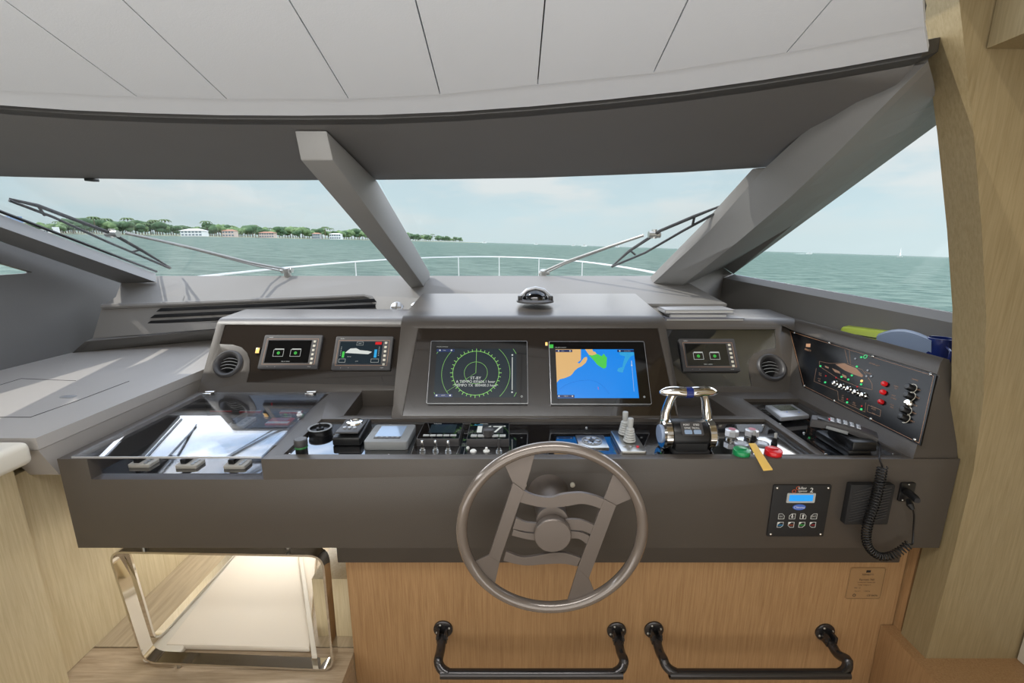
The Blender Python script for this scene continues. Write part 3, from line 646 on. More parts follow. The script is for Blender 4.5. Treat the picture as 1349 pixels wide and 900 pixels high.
# starboard wood bulkhead with curved edge
prof = [(-1.40, 1.428), (-1.0, 1.436), (-.69, 1.434), (-.45, 1.41), (-.2, 1.36), (.04, 1.292), (.3, 1.21), (.59, 1.11), (.85, 1.02)]
mb = MB(); mb.prism([(x_, 1.26, z_) for z_, x_ in prof] + [(2.6, 1.26, .95), (2.6, 1.26, -1.40)], (0, .10, 0)); struct('wall_right', mb, M['wood_right'], sharp=30)
mb = MB(); mb.box(1.435, 2.2, 1.37, 2.4, -1.53, -.53); struct('wall_right_inner', mb, M['wood'])
root = thing('oak_plinth', (1.8, 1.2, -1.70), 'low oak plinth box at the foot of the right bulkhead', 'plinth')
mb = MB(); mb.box(1.385, 2.6, .5, 1.398, -1.70, -1.40, .002); part('box', mb, M['wood'], root)
root = thing('overhead_locker', (1.5, 1.1, .48), 'overhead wooden locker corner at upper right', 'cabinet')
mb = MB(); mb.box(1.2, 2.4, .2, 1.258, .48, .94, .002); part('body', mb, M['wood_right'], root)
mb = MB(); mb.box(1.735, 1.80, 1.0, 1.255, -1.398, -.6, .004); solo('white_door_jamb', mb, M['cream'], 'narrow white panel edge standing on the plinth at lower right', 'panel')
# saloon behind the camera
mb = MB(); mb.box(-3.4, -3.35, -4.2, 3.0, -1.53, -.45); mb.box(-3.4, -3.35, -4.2, 1, .5, .95); mb.box(-3.35, -2.48, -1.03, -1.0, -1.53, .95); struct('wall_left_saloon', mb, M['wood_side'])
mb = MB(); mb.box(2.6, 2.65, -4.2, 1.4, -1.53, .95); struct('wall_right_saloon', mb, M['wood_side'])
mb = MB(); mb.box(-3.4, 2.65, -4.25, -4.2, -1.53, .95); struct('wall_back', mb, M['wood_side'])
# ================================================================ HELM CONSOLE
ZT = -.672
FT = Fr((0, 0, ZT), (1, 0, 0), (0, 1, 0))
c55, s55 = math.cos(R(55)), math.sin(R(55))
FP = Fr((.09, 1.64, ZT), (1, 0, 0), (0, c55, s55))
FL = Fr((0, 1.95, ZT), (1, 0, 0), (0, c55, s55))
FF = Fr((0, 1.30, 0), (1, 0, 0), (0, 0, 1))
LEAN = R(24)
FWD = Fr((1.29, 1.9, -.622), (0, -1, 0), (math.sin(LEAN), 0, math.cos(LEAN)))      # wing panel: u runs aft, v up
def podprof(y0, L, top, back, rr=.05, zb=-.72):
    e = (y0 + c55 * L, ZT + s55 * L); pts = [(y0 - .0, zb), (y0, ZT), e]
    for k in range(1, 7):
        a = R(55) * (1 - k / 6); pts.append((e[0] + rr * (math.sin(R(55)) - math.sin(a)) * 1.3, e[1] + rr * (math.cos(a) - math.cos(R(55))) * 1.35))
    pts.append((back, top)); pts.append((back, zb)); return pts
def pod(x0, x1, y0, L, top, back, rr=.05):
    mb = MB(); mb.prism([(x0, a, b) for a, b in podprof(y0, L, top, back, rr)], (x1 - x0, 0, 0)); return mb
base = MB(); base.prism([(-1.45, 1.30, -.995), (-1.45, 1.30, ZT), (-1.45, 2.35, ZT), (-1.45, 2.35, -.995)], (2.878, 0, 0))
wing = MB(); sL, cL = math.sin(LEAN), math.cos(LEAN)
wp = [(1.277, -.70), (1.277, ZT), (1.29, -.64), (1.29 + sL * .25, -.622 + cL * .265), (1.405, -.365), (1.422, -.370), (1.428, -.40), (1.428, -.70)]
wing.add([Vector((x_, 1.30 + max(0, (z_ - ZT)) * .32, z_)) for x_, z_ in wp] + [Vector((x_, 2.25 + max(0, z_ - ZT) * .2, z_)) for x_, z_ in wp],
         [tuple(range(8))[::-1], tuple(range(8, 16))] + [(i, (i + 1) % 8, (i + 1) % 8 + 8, i + 8) for i in range(8)])
def cutbox(x0, x1, y0, y1, z0, z1=.1):
    m_ = MB(); m_.box(x0, x1, y0, y1, z0, z1); return m_
cuts = [cutbox(-1.41, -.835, 1.34, 1.93, -.765, -.60), cutbox(-1.355, -.80, 1.2, 1.40, -.744, -.60), cutbox(-.745, .99, 1.333, 1.63, -.686, -.65), cutbox(1.02, 1.268, 1.325, 1.86, -.69, -.60)]
pit = MB(); pit.prism([(-.672, 1.665, ZT - .07), (-.672, 1.665, -.6), (-.695, 1.955, -.6), (-.695, 1.955, ZT - .07)], (.20, 0, 0)); pit2 = MB(); pit2.prism([(.895, 1.665, ZT - .07), (.895, 1.665, -.6), (.875, 1.955, -.6), (.875, 1.955, ZT - .07)], (-.22, 0, 0))
cuts += [pit, pit2]
def facecut(F, pts, d): m_ = MB(); m_.fpoly(F, pts, -d, .06); return m_
k3 = crop(240, 390, 3.9125); k5 = crop(860, 390, 3.3725); k4 = crop(520, 360, 3.747)
PC = [FP.px(*q) for q in (k4(115, 271), k4(1300, 271), k4(1395, 708), k4(36, 704))]
cx_ = 0; PC = [(-abs(PC[0][0]), PC[0][1]), (abs(PC[1][0]), PC[0][1]), (abs(PC[2][0]), PC[3][1]), (-abs(PC[3][0]), PC[3][1])]
PL = [FL.px(*k3(x_, y_)) for x_, y_ in ((220, 148), (192, 248), (262, 251), (305, 264), (334, 292), (348, 330), (346, 385), (330, 445), (1105, 462), (1172, 160))]
PR = [FL.px(*k5(x_, y_)) for x_, y_ in ((60, 148), (545, 148), (548, 232), (490, 238), (450, 256), (428, 286), (426, 320), (440, 401), (108, 402))]
cuts += [facecut(FP, PC, .006), facecut(FL, PL, .006), facecut(FL, PR, .006)]
cw = crop(1030, 425, 5.293)
PW = [FWD.px(*cw(x_, y_)) for x_, y_ in ((50, 48), (1092, 365), (975, 870), (142, 450))]
cuts.append(facecut(FWD, PW, .005))
VC = [FL.px(*k3(236, 350)), FL.px(*k5(527, 318))]
for q in VC: m_ = MB(); m_.lathe(FL, [(.052, -.05), (.052, .05)], 32, q[0], q[1]); cuts.append(m_)
bmass = csg(base, [pod(-.475, .655, 1.64, .405, -.262, 2.36, .055), pod(-1.45, 1.40, 1.95, .345, -.352, 2.40, .045), wing], cuts, .011, 3, 28)
console = thing('helm_console', (0, 1.7, -.995), 'wide taupe grey leather helm console with raised screen hoods', 'console')
part('body', bmass, M['grey'], console, sharp=42)
mb = MB(); mb.fpoly(FP, [(a * .997, b) for a, b in PC], -.0055, -.003); part('screen_panel', mb, M['gloss_brown'], console, 'smoked glossy panel around the two large screens')
mb = MB(); mb.fpoly(FL, PL, -.0055, -.003); part('screen_panel', mb, M['gloss_brown'], console, 'smoked glossy panel left of the centre hood')
mb = MB(); mb.fpoly(FL, PR, -.0055, -.003); part('screen_panel', mb, M['gloss'], console, 'black mirror glossy panel right of the centre hood')
mb = MB(); mb.box(-.743, .988, 1.335, 1.628, -.6855, -.683, .0006, 1); part('instrument_panel', mb, M['gloss'], console, 'long black glossy instrument strip')
mb = MB(); mb.box(-1.405, -.84, 1.345, 1.92, -.7645, -.760, .0006, 1); part('breaker_panel', mb, M['gloss'], console, 'black glossy panel in the left tray')
mb = MB(); mb.box(1.022, 1.266, 1.327, 1.858, -.6895, -.686, .0006, 1); part('phone_panel', mb, M['gloss'], console, 'black glossy panel of the right recess')
# round air vents
for q in VC:
    mb = MB(); mb.lathe(FL, [(.040, -.045), (.043, -.01), (.047, .004), (.053, .010), (.060, .012), (.066, .008), (.069, -.001), (.05, -.002), (.05, -.048), (.01, -.05)], 40, q[0], q[1]); v_ = part('air_vent', mb, M['dgrey'], console, 'round air vent')
    mb = MB(); mb.lathe(FL, [(.039, -.046), (.039, -.044)], 32, q[0], q[1]); part('vent_throat', mb, M['hole'], v_)
    for k in range(4):
        mb = MB(); h = -.024 + .016 * k; w_ = math.sqrt(max(.0001, .041 ** 2 - h * h)); pts = [FL.p(q[0] + w_ * s_, q[1] + h + .006 * (1 - s_ * s_), -.012 + .008 * (1 - s_ * s_)) for s_ in (-1, -.6, -.2, .2, .6, 1)]
        mb.tube(pts, .0016, 6); part('vane', mb, M['mgrey'], v_)
def screw(F, u, v, w=0, r=.0045):
    mb = MB(); mb.lathe(F, [(r, w), (r, w + r * .5), (r * .6, w + r * .9), (.0001, w + r)], 10, u, v); return mb
def screws(F, pts, w, parent, r=.0045, pix=True):
    for q in pts:
        a, b = F.px(*q, w) if pix else q
        part('screw', screw(F, a, b, w, r), M['chrome'], parent)
c6 = crop(60, 500, 3.461)
FB = Fr((0, 0, -.760), (1, 0, 0), (0, 1, 0)); FI = Fr((0, 0, -.683), (1, 0, 0), (0, 1, 0)); FR_ = Fr((0, 0, -.686), (1, 0, 0), (0, 1, 0))
screws(FB, [c6(222, 440), c6(578, 450), c6(945, 455)], 0, console)
screws(FI, [(381, 599), (512, 600), (648, 603), (772.5, 564), (862, 603), (928, 604), (1084, 603), (1005, 561), (1001, 602)], 0, console)
screws(FR_, [(1050, 528), (1028, 559), (1088, 599), (1177, 599), (1059, 571)], 0, console)
# instrument-strip outlines
fr = MB()
for pts in (((557, 588), (552, 601), (600, 601), (606, 588)), ((613, 590), (610, 601), (655, 601)), ((545, 588), (541, 600))):
    fr.line(FI, [FI.px(*q) for q in pts], .0012, .0002, .0006)
part('printed_outline', fr, M['mgrey'], console)
# breaker hardware in the left tray
mb0 = crop(60, 500, 3.461)
def breaker(c, label, w=.075, d=.05, grp=None):
    a, b = FB.px(*c); root = thing('breaker_switch', FB.p(a, b), label, 'switch', grp)
    mb = MB(); mb.frr(FB, a - w / 2, a + w / 2, b - d / 2, b + d / 2, 0, .012, .006, .002); part('plate', mb, M['cream'], root)
    mb = MB(); mb.fbox(FB, a - w * .32, a - w * .05, b - d * .3, b + d * .55, .012, .03, .003); part('toggle', mb, M['black'], root)
    mb = MB(); 
    for s_ in (-.28, 0, .28): mb.lathe(FB, [(.006, .012), (.006, .015)], 12, a + w * .25, b + d * s_)
    part('rivets', mb, M['satin'], root)
breaker(c6(450, 388), 'cream breaker switch in the tray, leftmost at its front opening'); breaker(c6(662, 392), 'cream breaker switch in the tray, middle of its front opening'); breaker(c6(878, 394), 'cream breaker switch in the tray, rightmost at its front opening')
c7 = crop(270, 510, 7.935)
breaker(c7(385, 385), 'cream breaker switch farther back under the clear lid', .075, .10)
for i, (c, lab) in enumerate((((215, 232), 'red and white label plate farthest left under the lid'), ((515, 238), 'red and white label plate in the middle under the lid'), ((930, 245), 'red and white label plate at back right under the lid'), ((790, 362), 'red and white label plate nearest the front under the lid'))):
    a, b = FB.px(*c7(*c)); root = thing('label_plate', FB.p(a, b), lab, 'label plate'); w_ = .05
    mb = MB(); mb.fbox(FB, a - w_, a + w_, b - .035, b + .03, 0, .006, .001); part('base', mb, M['redp'], root)
    mb = MB(); mb.fbox(FB, a - w_ * .95, a + w_ * .95, b - .034, b - .012, .006, .007); part('white_strip', mb, M['white'], root)
    mb = MB(); mb.fbox(FB, a - w_ * .8, a + w_ * .6, b - .005, b + .024, .006, .0068); part('pink_strip', mb, M['pinklab'], root)
for c, lab in (((308, 240), 'red rotary key switch left under the clear lid'), ((727, 245), 'red rotary key switch in the middle under the clear lid')):
    a, b = FB.px(*c7(*c)); root = thing('key_switch', FB.p(a, b), lab, 'switch')
    mb = MB(); mb.lathe(FB, [(.012, 0), (.012, .01), (.007, .012), (.007, .03)], 16, a, b); part('barrel', mb, M['redp'], root)
    mb = MB(); mb.fbox(FB, a - .004, a + .004, b - .018, b + .018, .03, .045, .002); part('handle', mb, M['redp'], root)
# clear lid
lid = thing('tray_lid', (-1.13, 1.62, ZT), 'clear acrylic hinged lid over the left tray, mirroring white sky', 'lid')
mb = MB(); mb.prism([(-1.405, 1.305, ZT + .001), (-.80, 1.305, ZT + .001), (-.845, 1.925, ZT + .001), (-1.405, 1.925, ZT + .001)], (0, 0, .006)); part('sheet', mb, M['lid'], lid)
mb = MB(); mb.box(-1.405, -.80, 1.302, 1.3046, ZT + .001, ZT + .007); part('polished_edge', mb, M['silver'], lid)
for c in ((283.5, 517), (411, 520)):
    a, b = FT.px(*c); mb = MB(); mb.box(a - .018, a + .018, 1.915, 1.935, ZT + .006, ZT + .016, .002); mb.box(a - .022, a + .016, 1.893, 1.912, ZT + .007, ZT + .013, .002)
    mb.tube([(a - .02, 1.914, ZT + .012), (a + .02, 1.914, ZT + .012)], .0045, 8); part('hinge', mb, M['chrome'], lid)
a, b = FT.px(395, 550); mb = MB(); mb.lathe(FT, [(.010, .007), (.012, .012), (.007, .018), (.007, .022), (.0001, .026)], 14, a, b); part('knob', mb, M['clear'], lid)
# ================================================================ SCREENS
def pxm(F, w=0): return lambda c: F.px(*c, w)
def cxy(F, ck, w): return lambda x_, y_: F.px(*ck(x_, y_), w)
def display_case(name, F, quad, label, cat, h, bez, bm_, grp=None, edge=None):
    u0, u1, v0, v1 = F.rect(quad, h)
    root = thing(name, F.p((u0 + u1) / 2, v0, -.003), label, cat, grp)
    mb = MB(); mb.frr(F, u0, u1, v0, v1, -.003, h - .0012, .006, .0015); part('housing', mb, edge or M['mgrey'], root)
    mb = MB(); mb.frr(F, u0 + bez, u1 - bez, v0 + bez, v1 - bez, h - .0016, h, .004); part('bezel', mb, bm_, root)
    return root, (u0, u1, v0, v1)
HS = .016
k1 = crop(550, 440, 8.43); k2 = crop(710, 440, 8.43)
# radar
rad, rr = display_case('radar_display', FP, [k1(150, 72), k1(1220, 78), k1(1230, 775), k1(95, 775)], 'large black touchscreen showing green radar rings, left of the pair', 'screen', HS, .0025, M['bezel'], edge=M['silver'])
L1, L2, L3, L4 = HS + .0003, HS + .0006, HS + .0009, HS + .0012
g = cxy(FP, k1, HS)
def quadpts(F, ck, pts, w): return [F.px(*ck(*q), w) for q in pts]
sq = FP.rect([k1(205, 163), k1(1098, 167), k1(1100, 706), k1(190, 706)], HS)
mb = MB(); mb.fbox(FP, sq[0], sq[1], sq[2], sq[3], HS, L1); part('screen', mb, M['screenbk'], rad)
cxr, cyr = g(648, 432); rad_mid = abs(g(905, 432)[0] - g(392, 432)[0]) / 2
mb = MB()
def arcclip(r_, w_, n_=120):
    pts = []
    for i in range(n_ + 1):
        a = 2 * math.pi * i / n_; x_, y_ = cxr + r_ * math.cos(a), cyr + r_ * math.sin(a)
        if sq[0] < x_ < sq[1] and sq[2] < y_ < sq[3]: pts.append((x_, y_))
        else:
            if len(pts) > 1: mb.line(FP, pts, w_, L1, L2)
            pts = []
    if len(pts) > 1: mb.line(FP, pts, w_, L1, L2)
for q in ((.5, .0011, 120), (1.48, .0012, 120), (1.96, .0014, 200)):
    arcclip(rad_mid * q[0], q[1], q[2])
    part('range_ring', mb, M['green'], rad); mb = MB()
arcclip(rad_mid, .0018)
for k in range(36):
    a = 2 * math.pi * k / 36; l_ = .008 if k % 3 else .010; d = Vector((math.cos(a), math.sin(a))); c_ = Vector((cxr, cyr))
    mb.line(FP, [c_ + d * rad_mid * .995, c_ + d * (rad_mid + l_)], .0022, L1, L2)
mb.line(FP, [(cxr, cyr), (cxr, sq[3] - .0005)], .0014, L1, L2); mb.line(FP, [(cxr, cyr), g(325, 640)], .0007, L1, L2)
part('bearing_ring', mb, M['green'], rad)
mb = MB()
for tx, x0, x1, y_, h_ in (('ST-BY', 588, 706, 490, 30), ('A TIEMPO 035606.1 hour', 428, 862, 530, 30), ('TIEMPO TX  000400.3 hour', 408, 884, 571, 30)):
    a = g(x0, y_); b = g(x1, y_); mb.text(FP, tx, a[0], a[1], abs(g(600, y_ - h_ / 2)[1] - g(600, y_ + h_ / 2)[1]), L4, align='L', width=b[0] - a[0])
a = g(215, 143); b = g(338, 143); mb.text(FP, 'FURUNO', a[0], a[1], .0028, HS + .0002, align='L', width=b[0] - a[0])
for c in ((1053, 235), (1050, 648), (212, 684), (362, 684), (250, 183), (378, 183)): q = g(*c); mb.lathe(FP, [(.0034, L3), (.0034, L4)], 12, *q)
q = g(1053, 262); q2 = g(1051, 620); mb.line(FP, [q, q2], .0028, L3, L4)
mb.text(FP, '6.00 M', *g(285, 684), .0036, L4); mb.text(FP, 'Radar', *g(300, 183), .0036, L4)
q = g(1157, 694); mb.ring(FP, *q, .0026, .0036, HS, L1, 20)
part('screen_text', mb, M['whitelit'], rad)
mb = MB(); a = g(215, 168); b = g(410, 200); mb.fbox(FP, a[0], b[0], b[1], a[1], L1, L3); a = g(192, 667); b = g(385, 702); mb.fbox(FP, a[0], b[0], b[1], a[1], L1, L3); part('toolbar', mb, M['navy'], rad)
# chart
cht, rr = display_case('chart_plotter', FP, [k2(120, 80), k2(1180, 80), k2(1245, 780), k2(120, 785)], 'large black touchscreen showing a blue nautical chart, right of the pair', 'screen', HS, .0025, M['bezel'], edge=M['silver'])
g = cxy(FP, k2, HS); sq = FP.rect([k2(185, 170), k2(1060, 172), k2(1103, 712), k2(205, 714)], HS)
mb = MB(); mb.fbox(FP, sq[0], sq[1], sq[2], sq[3], HS, L1); part('screen', mb, M['cblue'], cht)
def clampq(q): return (min(max(q[0], sq[0]), sq[1]), min(max(q[1], sq[2]), sq[3]))
def shape(pts, m_, nm, w0=L1, w1=L2): mb = MB(); mb.fpoly(FP, [clampq(g(*q)) for q in pts], w0, w1); part(nm, mb, m_, cht)
shape([(170, 160), (465, 160), (465, 290), (440, 310), (425, 320), (450, 330), (470, 305), (500, 265), (530, 255), (538, 280), (520, 320), (475, 360), (430, 380), (395, 410), (375, 440), (350, 465), (290, 490), (230, 505), (195, 540), (170, 520)], M['csand'], 'chart_land')
shape([(512, 160), (592, 160), (600, 195), (625, 200), (640, 225), (590, 240), (555, 232)], M['csand'], 'chart_land', L1, L3)
shape([(548, 232), (590, 240), (640, 222), (660, 228), (695, 248), (720, 220), (745, 255), (756, 262), (748, 370), (725, 386), (700, 378), (650, 345), (600, 285)], M['cgreen'], 'chart_drying_bank')
shape([(890, 200), (1062, 205), (1065, 235), (1020, 250), (985, 300), (960, 345), (930, 430), (890, 425), (868, 410), (880, 380), (925, 370), (940, 300), (955, 250), (900, 235)], M['cshoal'], 'chart_shoal')
mb = MB(); rnd = random.Random(3)
arcp = [g(*q) for q in ((225, 615), (290, 570), (360, 540), (450, 520), (560, 512), (640, 530), (700, 570), (750, 620), (780, 665))]; mb.line(FP, arcp, .0006, L1, L2); part('chart_line', mb, M['cline'], cht)
mb = MB()
for k in range(26):
    q = clampq(g(rnd.uniform(560, 1050), rnd.uniform(215, 690))); mb.fbox(FP, q[0] - .0006, q[0] + .0006, q[1] - .0007, q[1] + .0007, L1, L2)
part('soundings', mb, M['cshoal'], cht)
mb = MB(); mb.line(FP, [g(655, 585), g(662, 620)], .0008, L2, L3); mb.ring(FP, *g(658, 603), .0016, .0022, L2, L3, 16); part('own_ship', mb, M['redp'], cht)
mb = MB()
for x0, y0, x1, y1 in ((185, 176, 370, 203), (868, 176, 1062, 203), (205, 678, 395, 710)): a = clampq(g(x0, y0)); b = clampq(g(x1, y1)); mb.fbox(FP, a[0], b[0], b[1], a[1], L2, L3)
part('toolbar', mb, M['navy'], cht)
mb = MB(); mb.text(FP, 'Chart', *g(265, 190), .0034, L4); mb.text(FP, 'Cursor Menu', *g(980, 190), .0034, L4); mb.text(FP, '1.500 M', *g(300, 692), .0036, L4)
a = g(183, 151); b = g(303, 151); mb.text(FP, 'FURUNO', a[0], a[1], .0028, HS + .0002, align='L', width=b[0] - a[0])
for c in ((218, 190), (345, 190), (897, 190), (222, 692), (372, 692), (1030, 350)): mb.lathe(FP, [(.003, L3), (.003, L4)], 12, *g(*c))
mb.line(FP, [g(1028, 300), g(1055, 640)], .0007, L3, L4); mb.line(FP, [g(1027, 300), g(1030, 345)], .002, L3, L4); mb.ring(FP, *g(1170, 699), .0026, .0036, HS, L1, 20); part('screen_text', mb, M['whitelit'], cht)
# push buttons on the screen panels
def pbutton(F, c, m_, label, s_=.008):
    q = F.px(*c); root = thing('push_button', F.p(*q), label, 'button'); mb = MB(); mb.fbox(F, q[0] - s_, q[0] + s_, q[1] - s_ * 1.5, q[1] + s_ * 1.5, -.003, .006, .001); part('frame', mb, M['black'], root)
    mb = MB(); mb.fbox(F, q[0] - s_ * .75, q[0] + s_ * .75, q[1] - s_ * 1.2, q[1] + s_ * 1.2, .006, .009, .001); part('lens', mb, m_, root)
pbutton(FP, k2(82, 118), M['warm'], 'lit amber push button between the two large screens', .006)
pbutton(FL, crop(325, 430, 6.745)(103, 220), M['warm'], 'lit amber push button right of the left air vent', .011)
mb = MB(); q = FP.px(*k2(138, 138), HS); mb.fbox(FP, q[0] - .008, q[0] + .008, q[1] - .008, q[1] + .008, HS, HS + .002, .0008); solo('card_sticker', mb, M['mgreen'], 'small green sticker on the chart screen upper left corner', 'sticker')
# engine displays
H2 = .012; km = crop(325, 430, 6.745)
def eng(quad, label, mode, ck, shift):
    root, (u0, u1, v0, v1) = display_case('engine_display', FL, quad, label, 'screen', H2, .003, M['dgrey'], 'engine monitors on the side panels', edge=M['dgrey'])
    W_, H_ = u1 - u0, v1 - v0; P = lambda a, b: (u0 + a * W_, v0 + b * H_)
    mb = MB(); mb.line(FL, [P(.06, .13), P(.94, .13), P(.94, .88), P(.06, .88)], .0012, H2, H2 + .0003, True); part('frame_line', mb, M['copper'], root)
    mb = MB(); a, b = P(.09, .17), P(.83, .84); mb.fbox(FL, a[0], b[0], a[1], b[1], H2, H2 + .0004); part('screen', mb, M['bezel'] if mode == 0 else M['screenbk'], root)
    for k in range(6):
        a = P(.885, .80 - k * .128); mb = MB(); mb.frr(FL, a[0] - .0056, a[0] + .0056, a[1] - .0054, a[1] + .0054, H2, H2 + .002, .0015); part('button', mb, M['btn'], root)
    mb = MB(); mb.text(FL, 'BOENING', *P(.12, .93), .0032, H2 + .0003); mb.text(FL, 'F1', *P(.16, .06), .003, H2 + .0003); mb.text(FL, 'F2', *P(.29, .06), .003, H2 + .0003); mb.text(FL, 'POWER', *P(.86, .06), .003, H2 + .0003); part('print', mb, M['white'], root)
    w0 = H2 + .0007
    if mode == 0:
        for cx0 in (.30, .59):
            mb = MB(); a, b = P(cx0 - .085, .36), P(cx0 + .085, .56); mb.line(FL, [(a[0], a[1]), (b[0], a[1]), (b[0], b[1]), (a[0], b[1])], .0012, w0, w0 + .0003, True); a = P(cx0 - .07, .57); mb.fbox(FL, a[0], P(cx0 + .085, 0)[0], a[1], a[1] + .003, w0, w0 + .0003); part('icon_frame', mb, M['whitelit'], root)
            mb = MB(); mb.ring(FL, *P(cx0, .46), .0035, .007, w0, w0 + .0003, 20); mb.line(FL, [P(cx0, .42), P(cx0, .49)], .0015, w0, w0 + .0003); part('icon', mb, M['mgreen'], root)
        mb = MB(); mb.text(FL, 'Push to continue', *P(.45, .215), .004, w0); part('caption', mb, M['whitelit'], root)
    else:
        mb = MB(); mb.fpoly(FL, [P(*q) for q in ((.20, .50), (.60, .46), (.66, .53), (.58, .56), (.45, .58), (.38, .64), (.28, .63), (.24, .57))], w0, w0 + .0003); mb.text(FL, '127 M', *P(.43, .78), .0045, w0); mb.line(FL, [P(.38, .73), P(.49, .73), P(.49, .83), P(.38, .83)], .0006, w0, w0 + .0003, True)
        for a_, b_ in ((.11, .22), (.66, .79)): mb.line(FL, [P(a_, .22), P(b_, .22), P(b_, .32), P(a_, .32)], .0008, w0, w0 + .0003, True)
        mb.text(FL, 'Fresh water', *P(.28, .39), .003, w0); mb.text(FL, 'Grey  Black', *P(.42, .25), .003, w0)
        for k in range(6): mb.fbox(FL, P(.115, 0)[0], P(.13, 0)[0], P(0, .42 + k * .05)[1], P(0, .43 + k * .05)[1], w0, w0 + .0003); mb.fbox(FL, P(.77, 0)[0], P(.785, 0)[0], P(0, .42 + k * .05)[1], P(0, .43 + k * .05)[1], w0, w0 + .0003)
        part('yacht_drawing', mb, M['whitelit'], root)
        mb = MB(); a, b = P(.15, .36), P(.19, .54); mb.fbox(FL, a[0], b[0], a[1], b[1], w0, w0 + .0003); part('gauge', mb, M['mgreen'], root)
        mb = MB(); a, b = P(.70, .36), P(.745, .60); mb.fbox(FL, a[0], b[0], a[1], b[1], w0, w0 + .0003); part('gauge', mb, M['cshoal'], root)
        mb = MB(); a, b = P(.70, .75), P(.81, .83); mb.fbox(FL, a[0], b[0], a[1], b[1], w0, w0 + .0003); part('alarm_bar', mb, M['redled'], root)
    return root
eng([km(150, 75), km(670, 80), km(630, 380), km(105, 375)], 'small engine display with two green icons on the left panel', 0, None, 0)
eng([km(790, 85), km(1300, 95), km(1275, 390), km(755, 385)], 'small monitor showing a yacht outline and tank gauges', 1, None, 0)
eng([k5(120, 190), k5(365, 190), k5(388, 335), k5(133, 335)], 'small engine display with two green icons on the blue reflecting right panel', 0, None, 0)
# ================================================================ INSTRUMENT STRIP
c8 = crop(360, 530, 4.2156)
def fi(*c): return FI.px(*c8(*c))
# round compass-like dial
a, b = fi(263, 175); root = thing('joystick_dial', FI.p(a, b), 'round black dial with a small central stick at left of the strip', 'dial')
mb = MB(); mb.lathe(FI, [(.040, 0), (.040, .014), (.042, .018), (.042, .024), (.036, .025), (.034, .016), (.0001, .014)], 36, a, b); part('housing', mb, M['black'], root)
mb = MB(); mb.ring(FI, a, b, .035, .042, .024, .0258, 36); part('rim', mb, M['mgrey'], root)
mb = MB(); mb.lathe(FI, [(.014, .015), (.012, .024), (.005, .027), (.004, .039), (.0001, .042)], 16, a, b); part('stick', mb, M['black'], root)
# black bottle-like cap
a, b = fi(160, 285); root = thing('rotary_knob', FI.p(a, b), 'stubby black knob with a green ring at the strip front left', 'knob')
mb = MB(); mb.lathe(FI, [(.019, 0), (.019, .022)], 24, a, b); part('base', mb, M['black'], root)
mb = MB(); mb.lathe(FI, [(.020, .022), (.021, .025), (.020, .028)], 24, a, b); part('ring', mb, M['greenp'], root)
mb = MB(); mb.lathe(FI, [(.019, .028), (.021, .033), (.021, .05), (.018, .053), (.0001, .054)], 24, a, b); part('cap', mb, M['dgrey'], root)
# searchlight controller
a0 = FI.px(*c8(322, 240)); a1 = FI.px(*c8(470, 240)); f = Fr(FI.p((a0[0] + a1[0]) / 2 + .008, a0[1] + .03, 0), (1, 0, 0), (0, 1, 0))
root = thing('trackpad_controller', f.o, 'dark wedge shaped controller with a chrome ring keypad on top', 'controller')
mb = MB(); w_ = .048; mb.add([f.p(-w_, -.035, 0), f.p(w_, -.035, 0), f.p(w_, .10, 0), f.p(-w_, .10, 0), f.p(-w_, -.035, .03), f.p(w_, -.035, .03), f.p(w_, .10, .045), f.p(-w_, .10, .045)], [(0, 1, 2, 3), (4, 5, 6, 7), (0, 1, 5, 4), (1, 2, 6, 5), (2, 3, 7, 6), (3, 0, 4, 7)], .006, 3); part('case', mb, M['black'], root)
mb = MB(); mb.fbox(f, -.040, .040, -.025, .09, .040, .047, .004); part('top_plate', mb, M['dgrey'], root)
mb = MB(); mb.lathe(f, [(.030, .047), (.028, .053), (.018, .055), (.014, .050), (.0001, .052)], 28, .0, .058); part('ring_pad', mb, M['chrome'], root)
for k in range(3): mb = MB(); mb.lathe(f, [(.006, .047), (.006, .052), (.0001, .053)], 10, -.018 + .018 * k, .008); part('button', mb, M['silver'], root)
# wind/trim display (grey)
def unit(quad, h, mt, name, label, cat, rad=.008, tilt=0, bev=.003):
    u0, u1, v0, v1 = FI.rect(quad, h); root = thing(name, FI.p((u0 + u1) / 2, v0), label, cat); mb = MB(); mb.frr(FI, u0, u1, v0, v1, 0, h, rad, bev); part('housing', mb, mt, root); return root, u0, u1, v0, v1
root, u0, u1, v0, v1 = unit([c8(562, 122), c8(790, 124), c8(745, 222), c8(510, 220)], .03, M['mgrey'], 'multifunction_gauge', 'grey framed gauge with a pale blue LCD on the strip', 'gauge', .012)
W_, H_ = u1 - u0, v1 - v0; P = lambda a, b: (u0 + a * W_, v0 + b * H_)
mb = MB(); a, b = P(.18, .28), P(.80, .88); mb.fbox(FI, a[0], b[0], a[1], b[1], .03, .0312); part('lcd', mb, M['lcd'], root)
mb = MB(); a, b = P(.18, .18), P(.80, .28); mb.fbox(FI, a[0], b[0], a[1], b[1], .03, .0315); part('key_strip', mb, M['dgrey'], root)
for k in range(5): mb = MB(); q = P(.24 + .125 * k, .22); mb.lathe(FI, [(.0045, .0315), (.0045, .034)], 10, *q); part('button', mb, M['mgrey'], root)
